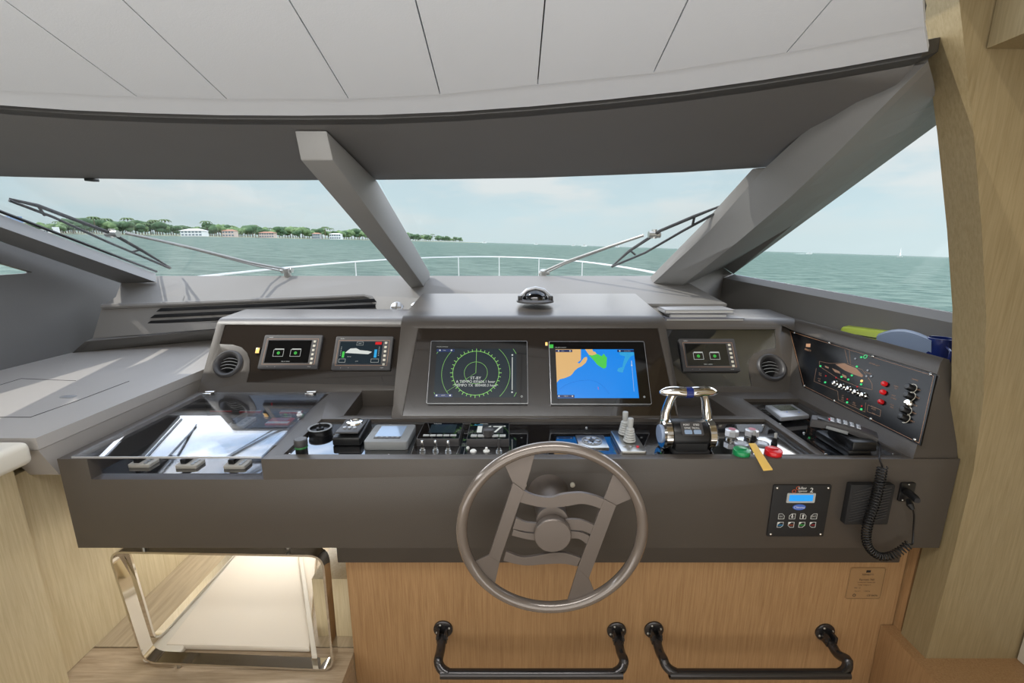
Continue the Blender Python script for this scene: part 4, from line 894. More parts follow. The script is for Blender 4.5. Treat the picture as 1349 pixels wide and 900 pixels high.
# two black FI-type units
c9 = crop(550, 545, 9.636)
for i, (quad, lab) in enumerate((([c9(85, 118), c9(585, 118), c9(530, 320), c9(-20, 320)], 'black square autopilot unit with a dark screen and a row of silver keys'), ([c9(668, 120), c9(1160, 120), c9(1172, 325), c9(622, 325)], 'black square autopilot unit reading 167 with a round knob'))):
    root, u0, u1, v0, v1 = unit(quad, .028, M['dgrey'], 'autopilot_control', lab, 'instrument', .004); W_, H_ = u1 - u0, v1 - v0
    mb = MB(); mb.frr(FI, u0 + .002, u1 - .002, v0 + .002, v1 - .002, .028, .0286, .004); part('face', mb, M['bezel'], root)
    mb = MB(); mb.fbox(FI, P(.22, 0)[0], P(.85, 0)[0], P(0, .35)[1], P(0, .88)[1], .0286, .0289); part('screen', mb, M['screenbk'] if i == 0 else M['blackmatt'], root)
    if i == 0:
        for k in range(5): mb = MB(); q = P(.20 + .16 * k, .18); mb.fbox(FI, q[0] - .0105, q[0] + .0105, q[1] - .006, q[1] + .006, .0286, .031, .0015); part('key', mb, M['lgrey'], root)
        mb = MB(); mb.text(FI, 'FURUNO', *P(.36, .93), .005, .0291); part('print', mb, M['white'], root)
    else:
        mb = MB(); mb.text(FI, '1', *P(.27, .58), .055, .0291, width=.017); mb.text(FI, '6', *P(.49, .60), .055, .0291, width=.034); mb.text(FI, '7', *P(.72, .58), .055, .0291, width=.036); mb.ring(FI, *P(.88, .78), .002, .004, .029, .0292, 14); mb.text(FI, 'FURUNO', *P(.36, .93), .005, .0291); part('heading_digits', mb, M['whitelit'], root)
        mb = MB(); mb.text(FI, 'AUTO', *P(.22, .86), .008, .0291); part('mode_text', mb, M['cshoal'], root)
        for k in (0, 1, 3, 4): mb = MB(); q = P(.16 + .17 * k, .18); mb.fbox(FI, q[0] - .011, q[0] + .011, q[1] - .009, q[1] + .009, .0286, .031, .0015); part('key', mb, M['lgrey'], root)
        mb = MB(); q = P(.50, .24); mb.lathe(FI, [(.019, .0286), (.019, .05), (.016, .052), (.0001, .053)], 26, *q)
        part('knob', mb, M['dgrey'], root)
# toggles
def toggle(c, lab, h=.028, cap=M['chrome']):
    a, b = FI.px(*c); root = thing('toggle_switch', FI.p(a, b), lab, 'switch'); mb = MB(); mb.lathe(FI, [(.010, 0), (.010, .006), (.007, .008), (.007, .012)], 6, a, b); part('nut', mb, M['satin'], root)
    mb = MB(); mb.lathe(FI, [(.004, .010), (.0055, .012 + h * .7), (.0045, .012 + h), (.0001, .013 + h)], 12, a, b); part('lever', mb, cap, root)
toggle(c9(65, 480), 'small chrome toggle switch, leftmost of the three below the left autopilot unit'); toggle(c9(230, 478), 'small chrome toggle switch, middle of the three below the left autopilot unit'); toggle(c9(390, 485), 'small chrome toggle switch, rightmost of the three below the left autopilot unit')
toggle(c9(1035, 485), 'tall black topped toggle switch beside the steering wheel rim', .035, M['dgrey'])
for c, lab in (((708, 482), 'flat white push button left under the 167 unit'), ((875, 480), 'white push button with a raised pin under the 167 unit'), ((640, 440), 'tiny white button at the corner of the 167 unit')):
    a, b = FI.px(*c9(*c)); s_ = .5 if c[0] == 640 else 1; mb = MB(); mb.lathe(FI, [(.011 * s_, 0), (.011 * s_, .003), (.008 * s_, .006), (.0001, .007)] if c[0] != 875 else [(.011, 0), (.011, .003), (.005, .006), (.004, .014), (.0001, .015)], 18, a, b); solo('push_button', mb, M['white'], lab, 'button')
# round keypad plate and the two joysticks
cA = crop(680, 500, 3.3725)
q = [FI.px(*cA(*c)) for c in ((260, 253), (385, 252), (415, 310), (285, 310))]
root = thing('keypad_plate', FI.p((q[0][0] + q[2][0]) / 2, q[2][1]), 'grey square plate with a ring of round keys behind the wheel', 'keypad')
ux0 = (q[0][0] + q[3][0]) / 2; ux1 = (q[1][0] + q[2][0]) / 2; mb = MB(); mb.fbox(FI, ux0, ux1, q[2][1], q[0][1], 0, .006, .001); part('plate', mb, M['satin'], root)
cxk, cyk = (ux0 + ux1) / 2, (q[0][1] + q[2][1]) / 2; mb = MB(); mb.ring(FI, cxk, cyk, .030, .036, .006, .008, 30); part('ring', mb, M['mgrey'], root)
for k in range(6): mb = MB(); aa = k * math.pi / 3; mb.lathe(FI, [(.008, .006), (.008, .010), (.0001, .011)], 14, cxk + .020 * math.cos(aa), cyk + .022 * math.sin(aa)); part('key', mb, M['silver'], root)
mb = MB(); mb.lathe(FI, [(.008, .006), (.008, .010), (.0001, .011)], 14, cxk, cyk); part('key', mb, M['dgrey'], root)
q = [FI.px(*cA(*c), .02) for c in ((415, 227), (520, 227), (582, 320), (460, 322))]; ux0 = (q[0][0] + q[3][0]) / 2 + .005; ux1 = (q[1][0] + q[2][0]) / 2
root = thing('joystick_plate', FI.p((ux0 + ux1) / 2, q[2][1]), 'silver plate carrying two ribbed grey thruster joysticks', 'joystick')
mb = MB(); mb.frr(FI, ux0, ux1, q[2][1], q[0][1], 0, .02, .006, .003); part('plate', mb, M['satin'], root)
for c, nm in (((480, 243), 1), ((503, 275), 2)):
    a, b = FI.px(*cA(*c), .02); mb = MB(); pr = [(.014, .020)]
    for k in range(6): z0 = .022 + .008 * k; r_ = .020 - .0015 * k; pr += [(r_, z0), (r_ + .0015, z0 + .003), (r_, z0 + .006), (r_ - .002, z0 + .0075)]
    pr += [(.008, .072), (.009, .078), (.010, .100), (.009, .104), (.0001, .105)]; mb.lathe(FI, pr, 22, a, b); part('joystick', mb, M['lgrey'], root)
for c in ((480, 298), (507, 300), (540, 300)): a, b = FI.px(*cA(*c), .02); mb = MB(); mb.lathe(FI, [(.005, .02), (.005, .023), (.0001, .024)], 12, a, b); part('button', mb, M['redp'] if c[0] == 540 else M['silver'], root)
# throttle
ty, tz = 1.405, -.632; cb = crop(855, 505, 8.57)
xl = aty(868, 575, ty).x; xr = aty(940, 575, ty).x; xm = (xl + xr) / 2; fx = Fr((xm, ty, tz), (0, 1, 0), (0, 0, 1))   # n = +x
thr = thing('throttle', (xm, ty, -.683), 'chrome twin lever throttle with a black barrel and blue banded grip', 'throttle')
mb = MB(); mb.frr(Fr((xm, ty, -.683), (1, 0, 0), (0, 1, 0)), -.062, .062, -.065, .06, 0, .014, .02, .003); mb.box(xm - .052, xm + .052, ty - .05, ty + .045, -.683, tz); part('base', mb, M['blackmatt'], thr)
mb = MB(); mb.lathe(fx, [(.050, -.058), (.052, -.05), (.052, .05), (.050, .058)], 40); part('barrel', mb, M['black'], thr)
mb = MB()
f2 = Fr((xm, ty - .040, tz + .034), (1, 0, 0), (0, .65, .76)); mb.frr(f2, -.036, .036, -.022, .024, 0, .0015, .006); part('key_panel', mb, M['dgrey'], thr)
for k in (-1, 1): mb = MB(); mb.frr(f2, k * .015 - .012, k * .015 + .012, -.018, -.004, .0015, .004, .003); part('key', mb, M['lcd'], thr)
mb = MB(); mb.text(f2, 'PORT', -.016, .014, .006, .0018); mb.text(f2, 'STBD', .016, .014, .006, .0018); mb.text(f2, 'SYNC TROLL', 0, .003, .006, .0018); part('print', mb, M['white'], thr)
for sgn in (-1, 1):
    mb = MB(); mb.lathe(fx, [(.046, sgn * .058), (.052, sgn * .062), (.052, sgn * .082), (.046, sgn * .088), (.0001, sgn * .088)] if sgn > 0 else [(.0001, -.088), (.046, -.088), (.052, -.082), (.052, -.062), (.046, -.058)], 36); lv = part('lever_hub', mb, M['chrome'], thr)
    mb = MB(); pts = [Vector((xm + sgn * .073, ty + .012, tz + .02)), Vector((xm + sgn * .070, ty + .018, tz + .07)), Vector((xm + sgn * .060, ty + .016, tz + .115)), Vector((xm + sgn * .052, ty + .014, tz + .135))]
    mb.tube(pts, [.020, .016, .013, .014], 14); part('lever', mb, M['chrome'], thr)
    g_ = []; rr_ = []
    for k in range(9): s_ = k / 8; g_.append(Vector((xm + sgn * (.008 + .088 * s_), ty + .014, tz + .142 + .004 * math.sin(s_ * 3)))); rr_.append((.0185, .0190, .0190, .0185, .018, .017, .0155, .012, .005)[k])
    mb = MB(); mb.tube(g_, rr_, 18); part('grip', mb, M['chrome'], thr)
mb = MB(); mb.tube([(xm - .012, ty + .014, tz + .142), (xm + .012, ty + .014, tz + .142)], .0192, 18); part('grip_band', mb, M['mug'], thr)
mb = MB(); mb.lathe(fx, [(.0001, -.094), (.030, -.094), (.032, -.088)], 28); part('side_button', mb, M['bluegrey'], thr)
# start buttons under clear covers and caps
cc = crop(940, 550, 11.24)
def cover(c, lab):
    a, b = FI.px(*cc(*c)); root = thing('start_button', FI.p(a, b), lab, 'button')
    mb = MB(); mb.lathe(FI, [(.022, 0), (.022, .006), (.016, .008)], 28, a, b); part('bezel', mb, M['chrome'], root)
    mb = MB(); mb.lathe(FI, [(.018, .008), (.021, .010), (.024, .013), (.024, .032), (.020, .035), (.0001, .036)], 8, a, b); part('knob', mb, M['clear'], root)
    mb = MB(); mb.lathe(FI, [(.012, .036), (.012, .0365)], 18, a, b); part('symbol_disc', mb, M['pinklab'], root)
cover((260, 310), 'faceted clear chrome start button, left one behind the green cap'); cover((555, 310), 'faceted clear chrome start button, right one at the back')
for c, lab in (((410, 400), 'flat chrome ring button just behind the green cap'), ((710, 400), 'flat chrome ring button just behind the red cap')):
    a, b = FI.px(*cc(*c)); mb = MB(); mb.lathe(FI, [(.024, 0), (.024, .005), (.018, .008), (.017, .006), (.0001, .006)], 28, a, b); solo('ring_button', mb, M['silver'], lab, 'button')
for c, lab in (((585, 375), 'black key stick with white tip between the green and red caps'), ((895, 410), 'black key stick with white tip behind the red cap')):
    a, b = FI.px(*cc(*c)); root = thing('key_stick', FI.p(a, b), lab, 'key'); mb = MB(); mb.lathe(FI, [(.010, 0), (.010, .01), (.008, .012), (.007, .026), (.0001, .027)], 14, a, b); part('barrel', mb, M['black'], root)
    mb = MB(); mb.fbox(FI, a - .0035, a + .0055, b - .002, b + .002, .026, .045, .001); part('tip', mb, M['lgrey'], root)
def ovalcap(c, mt, lab):
    a, b = FI.px(*cc(*c)); root = thing('kill_switch_cap', FI.p(a, b), lab, 'cap'); f = Fr(FI.p(a, b), (1, 0, 0), (0, 1, .12))
    pts = [(.027 * math.cos(t_) * (1 if abs(math.cos(t_)) < .9 else .96), .024 * math.sin(t_)) for t_ in [2 * math.pi * k / 24 for k in range(24)]]
    mb = MB(); mb.fpoly(f, pts, .0, .030, .003); part('cap', mb, mt, root)
    mb = MB(); mb.fbox(f, -.014, .014, -.0035, .0035, .030, .0335, .001); part('ridge', mb, mt, root)
ovalcap((398, 590), M['greencap'], 'green oval plastic cap at the front edge of the strip'); ovalcap((868, 590), M['redcap'], 'red oval plastic cap at the front edge of the strip')
root = thing('key_tag', FI.p(*FI.px(*cc(600, 420))), 'yellow wooden key tag lying between the green and red caps', 'tag')
z1 = ZT + .028; A_ = atz(*cc(520, 395), -.655 + .01); B_ = atz(*cc(625, 395), -.655 + .01); C_ = aty(*cc(878, 783), 1.262); D_ = aty(*cc(738, 795), 1.262)
mb = MB(); mb.prism([A_, B_, C_, D_], (0, .001, .003), .0008); part('strip', mb, M['tag'], root)
# ================================================================ RIGHT RECESS: small display, phone
cp = crop(1000, 515, 7.494)
f = Fr((0, 0, -.655), (1, 0, 0), (0, 1, 0)); qd = [f.px(*cp(*c)) for c in ((60, 140), (330, 130), (500, 235), (215, 262))]
root = thing('small_remote_display', (1.09, 1.66, -.686), 'silver grey small display with a dull green LCD in the right recess', 'screen')
mb = MB(); mb.fpoly(f, qd[::-1], -.018, 0, .004); part('housing', mb, M['silver'], root)
mb = MB(); mb.fpoly(f, [f.px(*cp(*c)) for c in ((128, 148), (305, 142), (385, 190), (215, 196))][::-1], 0, .0012); part('lcd', mb, M['lcdgreen'], root)
cd = [(qd[0][0] + qd[2][0]) / 2, (qd[0][1] + qd[2][1]) / 2]
mb = MB(); mb.lathe(f, [(.028, -.031), (.022, -.016)], 18, cd[0], cd[1]); part('stand', mb, M['black'], root)
for c in ((275, 210), (395, 212)): a, b = f.px(*cp(*c)); mb = MB(); mb.lathe(f, [(.003, 0), (.003, .001)], 10, a, b); part('button', mb, M['bluep'], root)
# phone
P0 = aty(*cp(520, 245), 1.53); P0 = Vector((P0.x, P0.y, -.605)); P0 = atz(*cp(540, 262), -.600); P1 = atz(*cp(1080, 410), -.618)
fp = Fr(P1, (P0 - P1).cross(Vector((0, 0, 1))) * 1.0, (P0 - P1)); 
if fp.n.z < 0: fp = Fr(P1, -(P0 - P1).cross(Vector((0, 0, 1))), (P0 - P1))
LN = (P0 - P1).length
ph = thing('telephone_cradle', (P1 + P0) / 2 * 1.0 + Vector((0, 0, -.60 - ((P1 + P0) / 2).z - .086)), 'black telephone cradle mounted on the right recess panel', 'phone cradle')
mb = MB(); ctr = (P0 + P1) / 2; mb.box(ctr.x - .03, ctr.x + .045, 1.335, 1.50, -.686, -.660, .006); mb.box(ctr.x - .01, ctr.x + .035, 1.37, 1.47, -.665, -.632, .006); part('base', mb, M['black'], ph)
mb = MB(); mb.box(ctr.x - .02, ctr.x + .06, 1.335, 1.37, -.665, -.63, .005); part('lower_clip', mb, M['black'], ph)
hs = thing('telephone_handset', P1, 'dark grey corded telephone handset resting in its cradle', 'phone')
mb = MB(); rows = []
for k in range(9):
    s_ = k / 8; w_ = .030 - .004 * math.sin(s_ * math.pi) + (.002 if k in (0, 8) else 0); hh = .022 + .006 * abs(2 * s_ - 1); bow = .010 * math.sin(s_ * math.pi)
    v_ = -.025 + (LN + .03) * s_; w_ *= (.85 if k in (0, 8) else 1)
    rows.append([fp.p(-w_, v_, bow - hh), fp.p(-w_, v_, bow - .004), fp.p(-w_ * .85, v_, bow), fp.p(w_ * .85, v_, bow), fp.p(w_, v_, bow - .004), fp.p(w_, v_, bow - hh), fp.p(-w_, v_, bow - hh)])
mb.sheet(rows); n_ = len(mb.bm.verts)
mb.add([Vector(v) for v in rows[0][:6]], [(0, 1, 2, 3, 4, 5)]); mb.add([Vector(v) for v in rows[8][:6]], [(0, 1, 2, 3, 4, 5)]); part('body', mb, M['dgrey'], hs)
for r_ in range(5):
    for c_ in range(3):
        s_ = .30 + .10 * r_; bow = .010 * math.sin(s_ * math.pi) + .0005; vv_ = -.025 + (LN + .03) * s_; mb = MB(); mb.fbox(fp, -.019 + .014 * c_, -.008 + .014 * c_, vv_ - .007, vv_ + .005, bow, bow + .003, .001); part('key', mb, M['silver'], hs)
mb = MB(); s_ = .80; mb.fbox(fp, -.020, .020, -.025 + (LN + .03) * .76, -.025 + (LN + .03) * .92, .0055, .0075, .001); part('earpiece', mb, M['black'], hs)
mb = MB(); mb.fbox(fp, -.008, .006, -.025 + (LN + .03) * .715, -.025 + (LN + .03) * .75, .008, .011, .001); part('red_key', mb, M['redp'], hs)
mb = MB(); mb.fbox(fp, -.034, -.029, LN * .35, LN * .75, -.017, -.006, .001); part('side_strip', mb, M['mgrey'], hs)
# coiled cord
cs = crop(990, 600, 4.092)
cen = [aty(*cs(*c), 1.262) for c in ((706, 62), (698, 110), (688, 165), (672, 230), (652, 295), (630, 360), (618, 430), (625, 480), (650, 520), (695, 545), (745, 543), (795, 520), (850, 480))]
def catmull(P, n):
    o = []; Q = [P[0]] + P + [P[-1]]
    for i in range(1, len(Q) - 2):
        for k in range(n):
            t_ = k / n; a, b, c, d = Q[i - 1], Q[i], Q[i + 1], Q[i + 2]
            o.append(.5 * ((2 * b) + (c - a) * t_ + (2 * a - 5 * b + 4 * c - d) * t_ ** 2 + (3 * b - a - 3 * c + d) * t_ ** 3))
    o.append(P[-1]); return o
path = catmull(cen, 60); L_ = [0]
for a, b in zip(path, path[1:]): L_.append(L_[-1] + (b - a).length)
tot = L_[-1]; turns = 46; pts = []; j = 0; N_ = turns * 10
for i in range(N_ + 1):
    d = tot * i / N_
    while j < len(L_) - 2 and L_[j + 1] < d: j += 1
    t_ = (d - L_[j]) / max(1e-9, L_[j + 1] - L_[j]); p_ = path[j].lerp(path[j + 1], t_); tg = (path[min(j + 3, len(path) - 1)] - path[max(j - 2, 0)]).normalized()
    e1 = tg.cross(Vector((0, 1, 0))).normalized(); e2 = tg.cross(e1).normalized(); a = 2 * math.pi * turns * i / N_; rr_ = .0125 + .001 * math.sin(d * 14)
    pts.append(p_ + (e1 * math.cos(a) + e2 * math.sin(a)) * rr_)
root = thing('coiled_phone_cord', cen[6], 'black coiled telephone cord hanging in a loop from the handset to the socket', 'cord')
mb = MB(); mb.tube(pts, .0022, 6); part('coil', mb, M['cable'], root, sharp=None)
mb = MB(); mb.tube(catmull([fp.p(.0, -.02, -.02), P1 + Vector((.02, -.03, -.03)), aty(*cs(690, 10), 1.27), cen[0]], 8), .0028, 8); part('upper_lead', mb, M['cable'], root)
mb = MB(); mb.tube(catmull([cen[-1], aty(*cs(868, 475), 1.275), aty(*cs(873, 400), 1.28), aty(*cs(877, 330), 1.27), aty(*cs(870, 285), 1.262)], 8), .0028, 8); part('lower_lead', mb, M['cable'], root)
# front-face fittings
def fq(*c): return FF.px(*cs(*c))
def FFx(w): return w
# speaker
u0, u1, v0, v1 = FF.rect([cs(540, 160), cs(780, 160), cs(730, 375), cs(500, 372)], .02)
root = thing('speaker', FF.p((u0 + u1) / 2, v0), 'square black loudspeaker with slanted slots on the console front', 'speaker')
mb = MB(); mb.frr(FF, u0, u1, v0, v1, 0, .02, .004, .002); part('case', mb, M['blackmatt'], root)
for sd in (0, 1):
    mb = MB(); us, ue = ((u0 + .012), (u0 + u1) / 2 - .006) if sd == 0 else ((u0 + u1) / 2 + .006, u1 - .012)
    for k in range(12):
        y0 = v0 + .012 + (v1 - v0 - .036) * k / 11; mb.line(FF, [(us, y0), (ue, y0 + .014)], .002, .02, .022)
    part('slats', mb, M['dgrey'], root)
# socket and plug
u0, u1, v0, v1 = FF.rect([cs(808, 150), cs(890, 150), cs(868, 250), cs(792, 247)], .006)
root = thing('wall_socket', FF.p((u0 + u1) / 2, v0), 'small black socket plate on the console front right', 'socket')
mb = MB(); mb.frr(FF, u0, u1, v0, v1, 0, .006, .004, .0015); part('plate', mb, M['black'], root)
for q in (((u0 + u1) / 2, v1 - .005), ((u0 + u1) / 2 - .01, v0 + .005)): part('screw', screw(FF, q[0], q[1], .006, .003), M['satin'], root)
root = thing('plug', aty(*cs(860, 230), 1.27), 'black angled plug pushed into the small socket', 'plug')
mb = MB(); mb.tube([aty(*cs(835, 195), 1.298), aty(*cs(850, 205), 1.27), aty(*cs(885, 235), 1.235), aty(*cs(895, 245), 1.225)], [.012, .012, .011, .008], 14); part('barrel', mb, M['rubber'], root)
mb = MB(); mb.tube([aty(*cs(845, 240), 1.285), aty(*cs(855, 268), 1.27), aty(*cs(870, 292), 1.262)], [.007, .010, .006], 12); part('boot', mb, M['rubber'], root)
# climate control panel
ck = crop(1000, 630, 10.59)
u0, u1, v0, v1 = FF.rect([ck(218, 98), ck(1030, 100), ck(885, 818), ck(100, 812)], .005)
W_, H_ = u1 - u0, v1 - v0; P = lambda a, b: (u0 + a * W_, v0 + b * H_)
root = thing('chiller_control_panel', FF.p((u0 + u1) / 2, v0), 'black chiller control panel with a blue LCD and eight keys', 'control panel')
mb = MB(); mb.frr(FF, u0, u1, v0, v1, 0, .005, .004, .0012); part('plate', mb, M['blackmatt'], root)
for q in ((.06, .95), (.94, .95), (.06, .05), (.94, .05)): part('screw', screw(FF, *P(*q), .005, .004), M['chrome'], root)
mb = MB(); a, b = P(.25, .665), P(.74, .85); mb.frr(FF, a[0], b[0], a[1], b[1], .005, .0065, .003); part('lcd_frame', mb, M['lgrey'], root)
mb = MB(); a, b = P(.29, .70), P(.70, .82); mb.fbox(FF, a[0], b[0], a[1], b[1], .0065, .007); part('lcd', mb, M['lcdblue'], root)
mb = MB(); mb.text(FF, 'hiller', *P(.50, .945), .009, .0055); mb.text(FF, 'rganizer', *P(.51, .885), .008, .0055); mb.text(FF, '2', *P(.66, .91), .016, .0055); part('lettering', mb, M['white'], root)
mb = MB(); mb.text(FF, 'C', *P(.415, .945), .013, .0055); mb.text(FF, 'O', *P(.36, .885), .013, .0055); part('lettering', mb, M['orange'], root, 'orange initials')
mb = MB(); c_ = P(.49, .58); mb.fpoly(FF, [(c_[0] + .021 * math.cos(t_ * math.pi / 12), c_[1] + .0105 * math.sin(t_ * math.pi / 12)) for t_ in range(24)], .005, .006); ov = part('oval_badge', mb, M['bluep'], root)
mb = MB(); mb.text(FF, 'Climma', *c_, .008, .0063); part('badge_text', mb, M['white'], ov)
tx = (('ESC', None), (None, 'dn'), (None, 'up'), ('ENT', None)); tx2 = (('COOL', M['cshoal']), ('HEAT', M['orange']), ('MENU', M['mgreen']), ('OFF', M['redp']))
for i in range(4):
    cu, cv = P(.205 + .19 * i, .40); s_ = .0095
    rr_ = [(cu - s_, cv - s_), (cu + s_, cv - s_), (cu + s_, cv + s_), (cu - s_, cv + s_)]
    if i in (0, 2): rr_ = [rr_[0], rr_[1], (cu + s_, cv + s_ * .2), (cu + s_ * .2, cv + s_), rr_[3]]
    else: rr_ = [rr_[0], rr_[1], rr_[2], (cu - s_ * .2, cv + s_), (cu - s_, cv + s_ * .2)]
    mb = MB(); mb.line(FF, rr_, .001, .005, .0056, True)
    if tx[i][0]: mb.text(FF, tx[i][0], cu, cv, .005, .0056)
    else:
        sg = -1 if tx[i][1] == 'dn' else 1; mb.line(FF, [(cu, cv - sg * .006), (cu, cv + sg * .002)], .003, .005, .0056); mb.fpoly(FF, [(cu - .0045, cv + sg * .001), (cu + .0045, cv + sg * .001), (cu, cv + sg * .007)], .005, .0056)
    part('key', mb, M['white'], root)
    cv = P(0, .235)[1]; rr_ = [(cu - s_, cv + s_), (cu + s_, cv + s_), (cu + s_, cv - s_ * .3), (cu + s_ * .3, cv - s_), (cu - s_, cv - s_)] if i != 3 and i != 1 else [(cu - s_, cv + s_), (cu + s_, cv + s_), (cu + s_, cv - s_), (cu - s_ * .3, cv - s_), (cu - s_, cv - s_ * .3)]
    mb = MB(); mb.line(FF, rr_, .001, .005, .0056, True); mb.fpoly(FF, [(cu - s_, cv + s_), (cu - s_ * .0, cv + s_), (cu - s_, cv + s_ * .0)], .005, .0056); kk = part('key', mb, M['white'], root)
    mb = MB(); mb.text(FF, tx2[i][0], cu + .001, cv - .001, .005, .0057); part('key_text', mb, tx2[i][1], kk)
# ================================================================ WING PANEL (boat mimic diagram)
wpn = thing('mimic_panel', FWD.p(*PW[3]), 'black engraved panel with a yacht diagram, indicator lamps and knobs on the right wing', 'control panel')
cen_w = (sum(q[0] for q in PW) / 4, sum(q[1] for q in PW) / 4)
mb = MB(); mb.fpoly(FWD, [(cen_w[0] + (q[0] - cen_w[0]) * .985, cen_w[1] + (q[1] - cen_w[1]) * .975) for q in PW], -.0045, .001); part('plate', mb, M['gloss_soft'], wpn)
w_ = .0012
mb = MB(); mb.line(FWD, [(cen_w[0] + (q[0] - cen_w[0]) * .965, cen_w[1] + (q[1] - cen_w[1]) * .93) for q in PW], .0012, .001, .0014, True); part('border_line', mb, M['copper'], wpn)
for c in ((90, 72), (333, 143), (636, 237), (1037, 363), (160, 443), (368, 546), (622, 672), (928, 818)): a, b = FWD.px(*cw(*c), .001); part('screw', screw(FWD, a, b, .001, .0055), M['chrome'], wpn)
G = lambda *c: FWD.px(*cw(*c), .001)
mb = MB()
for pts in (((375, 292), (435, 285), (520, 320), (568, 370), (560, 382), (500, 362), (440, 335)), ((350, 318), (400, 340), (410, 358), (370, 345)), ((300, 300), (328, 312), (325, 322), (303, 312)), ((420, 358), (450, 372), (452, 390), (425, 378)), ((170, 148), (200, 148), (198, 172), (168, 170))): mb.fpoly(FWD, [G(*q) for q in pts], .001, .0015)
part('yacht_windows', mb, M['copper'], wpn)
mb = MB()
for pts in (((262, 270), (330, 285), (440, 285), (470, 290), (560, 330), (600, 380), (630, 430), (630, 470), (540, 450), (400, 395), (262, 305), (262, 270)), ((440, 190), (462, 285)), ((470, 195), (480, 290)), ((240, 320), (225, 410), (390, 480), (395, 540), (580, 625), (585, 560)), ((600, 575), (690, 610), (685, 655), (595, 620), (600, 575))):
    mb.line(FWD, [G(*q) for q in pts], .0010, .001, .0014)
part('yacht_outline', mb, M['copper'], wpn)
def wt_(tx, c, s_):
    mb = MB(); mb.text(FWD, tx, *G(*c), s_, .0016); part('engraved_word', mb, M['copper'], wpn)
wt_('FERRETTI', (182, 192), .007)
for tx, c in (('BILGE', (268, 355)), ('PUMP', (268, 368)), ('AUTO', (262, 392)), ('MAN', (262, 408)), ('AFT', (425, 510)), ('MID', (425, 525)), ('FWD', (425, 540)), ('FIRE', (505, 560)), ('ALARM', (505, 575)), ('ENGINE', (640, 590)), ('ROOM', (640, 605)), ('FANS', (640, 635)), ('HORN', (797, 445)), ('TEST', (797, 460)), ('SHUT', (780, 510)), ('DOWN', (780, 530)), ('STOP', (768, 575)), ('ENG', (768, 592)), ('DIMMER', (930, 400)), ('NAV', (957, 470)), ('DECK', (948, 525)), ('OFF', (935, 580)), ('WIPER', (922, 632)), ('SPOT', (912, 690)), ('ANCHOR LIGHT', (645, 292)), ('STEAMING', (600, 352))): wt_(tx, c, .0045)
for c in ((271, 305), (556, 243), (525, 308), (490, 370), (418, 380), (466, 398), (555, 432), (304, 418), (457, 558), (556, 606), (600, 335), (514, 253), (625, 376), (592, 376)):
    a, b = G(*c); mb = MB(); mb.lathe(FWD, [(.0038, .001), (.0038, .004), (.0001, .005)], 12, a, b); part('indicator_lamp', mb, M['led'] if c[0] not in (600, 514, 625, 592) else M['silver'], wpn)
for c in ((308, 373), (380, 385), (527, 448), (458, 535), (558, 583)): a, b = G(*c); mb = MB(); mb.lathe(FWD, [(.0028, .001), (.0028, .003), (.0001, .004)], 10, a, b); part('indicator_lamp', mb, M['redled'], wpn)
a, b = G(558, 408); mb = MB(); mb.lathe(FWD, [(.005, .001), (.005, .003), (.0001, .004)], 10, a, b); part('indicator_lamp', mb, M['warm'], wpn)
mb = MB(); mb.ring(FWD, *G(583, 238), .006, .008, .001, .002, 20); part('indicator_ring', mb, M['led'], wpn)
for c in ((380, 428), (426, 450), (474, 468), (524, 492), (575, 513)):
    a, b = G(*c); mb = MB(); mb.lathe(FWD, [(.0125, .001), (.0125, .005), (.009, .008), (.008, .016), (.0001, .017)], 18, a, b); part('toggle', mb, M['chrome'], wpn)
for c, m_ in (((722, 430), M['redled']), ((712, 488), M['redled']), ((698, 556), M['redcap'])):
    a, b = G(*c); mb = MB(); mb.lathe(FWD, [(.009, .001), (.009, .01), (.006, .014), (.0001, .015)], 16, a, b); part('warning_lamp', mb, m_, wpn)
for c in ((908, 460), (898, 516), (890, 565), (872, 618), (860, 668)):
    a, b = G(*c); mb = MB()
    if c[0] == 890: mb.lathe(FWD, [(.014, .001), (.014, .006), (.010, .012), (.0001, .013)], 20, a, b); part('knob', mb, M['chrome'], wpn)
    else:
        mb.lathe(FWD, [(.012, .001), (.011, .02), (.009, .023), (.0001, .024)], 20, a, b); kb = part('knob', mb, M['black'], wpn)
        mb = MB(); mb.ring(FWD, a, b, .0145, .0168, .001, .002, 24, -90, 130); part('dial_scale', mb, M['btn'], kb)
# ================================================================ STEERING WHEEL
WY = 1.145; Wc = aty(727, 690, WY); FW = Fr((Wc.x, WY, -.8144), (1, 0, 0), (0, 0, 1)); cwh = crop(580, 560, 3.46)
wh = thing('steering_wheel', (Wc.x, WY, -1.10), 'taupe lacquered steering wheel with wave shaped twin spokes on the console front', 'steering wheel')
G = lambda *c: FW.px(*cwh(*c))
RW = .262; mb = MB(); mb.tube([FW.p(RW * math.cos(k * math.pi / 48), RW * math.sin(k * math.pi / 48), .006) for k in range(96)], .0165, 20, closed=True); part('rim', mb, M['wheel'], wh)
def wp_(pts, w0=-.004, w1=.004, b_=.0007): mb = MB(); mb.fpoly(FW, [G(*q) for q in pts], w0, w1, b_); return mb
for pts in (((332, 258), (384, 297), (362, 350), (270, 618), (222, 592)), ((745, 333), (800, 362), (675, 695), (625, 645))): part('upright', wp_(pts, -.006, .006), M['spoke'], wh, sharp=15)
for pts in (((292, 176), (434, 122), (384, 300), (330, 262)), ((790, 214), (892, 325), (800, 364), (744, 336)), ((146, 626), (222, 590), (272, 616), (248, 728)), ((628, 645), (674, 690), (704, 762), (576, 808))): part('rim_tab', wp_(pts, -.003, .003), M['spoke'], wh, sharp=15)
def smooth(P, n=4):
    o = catmull([Vector((a, b, 0)) for a, b in P], n); return [(q.x, q.y) for q in o]
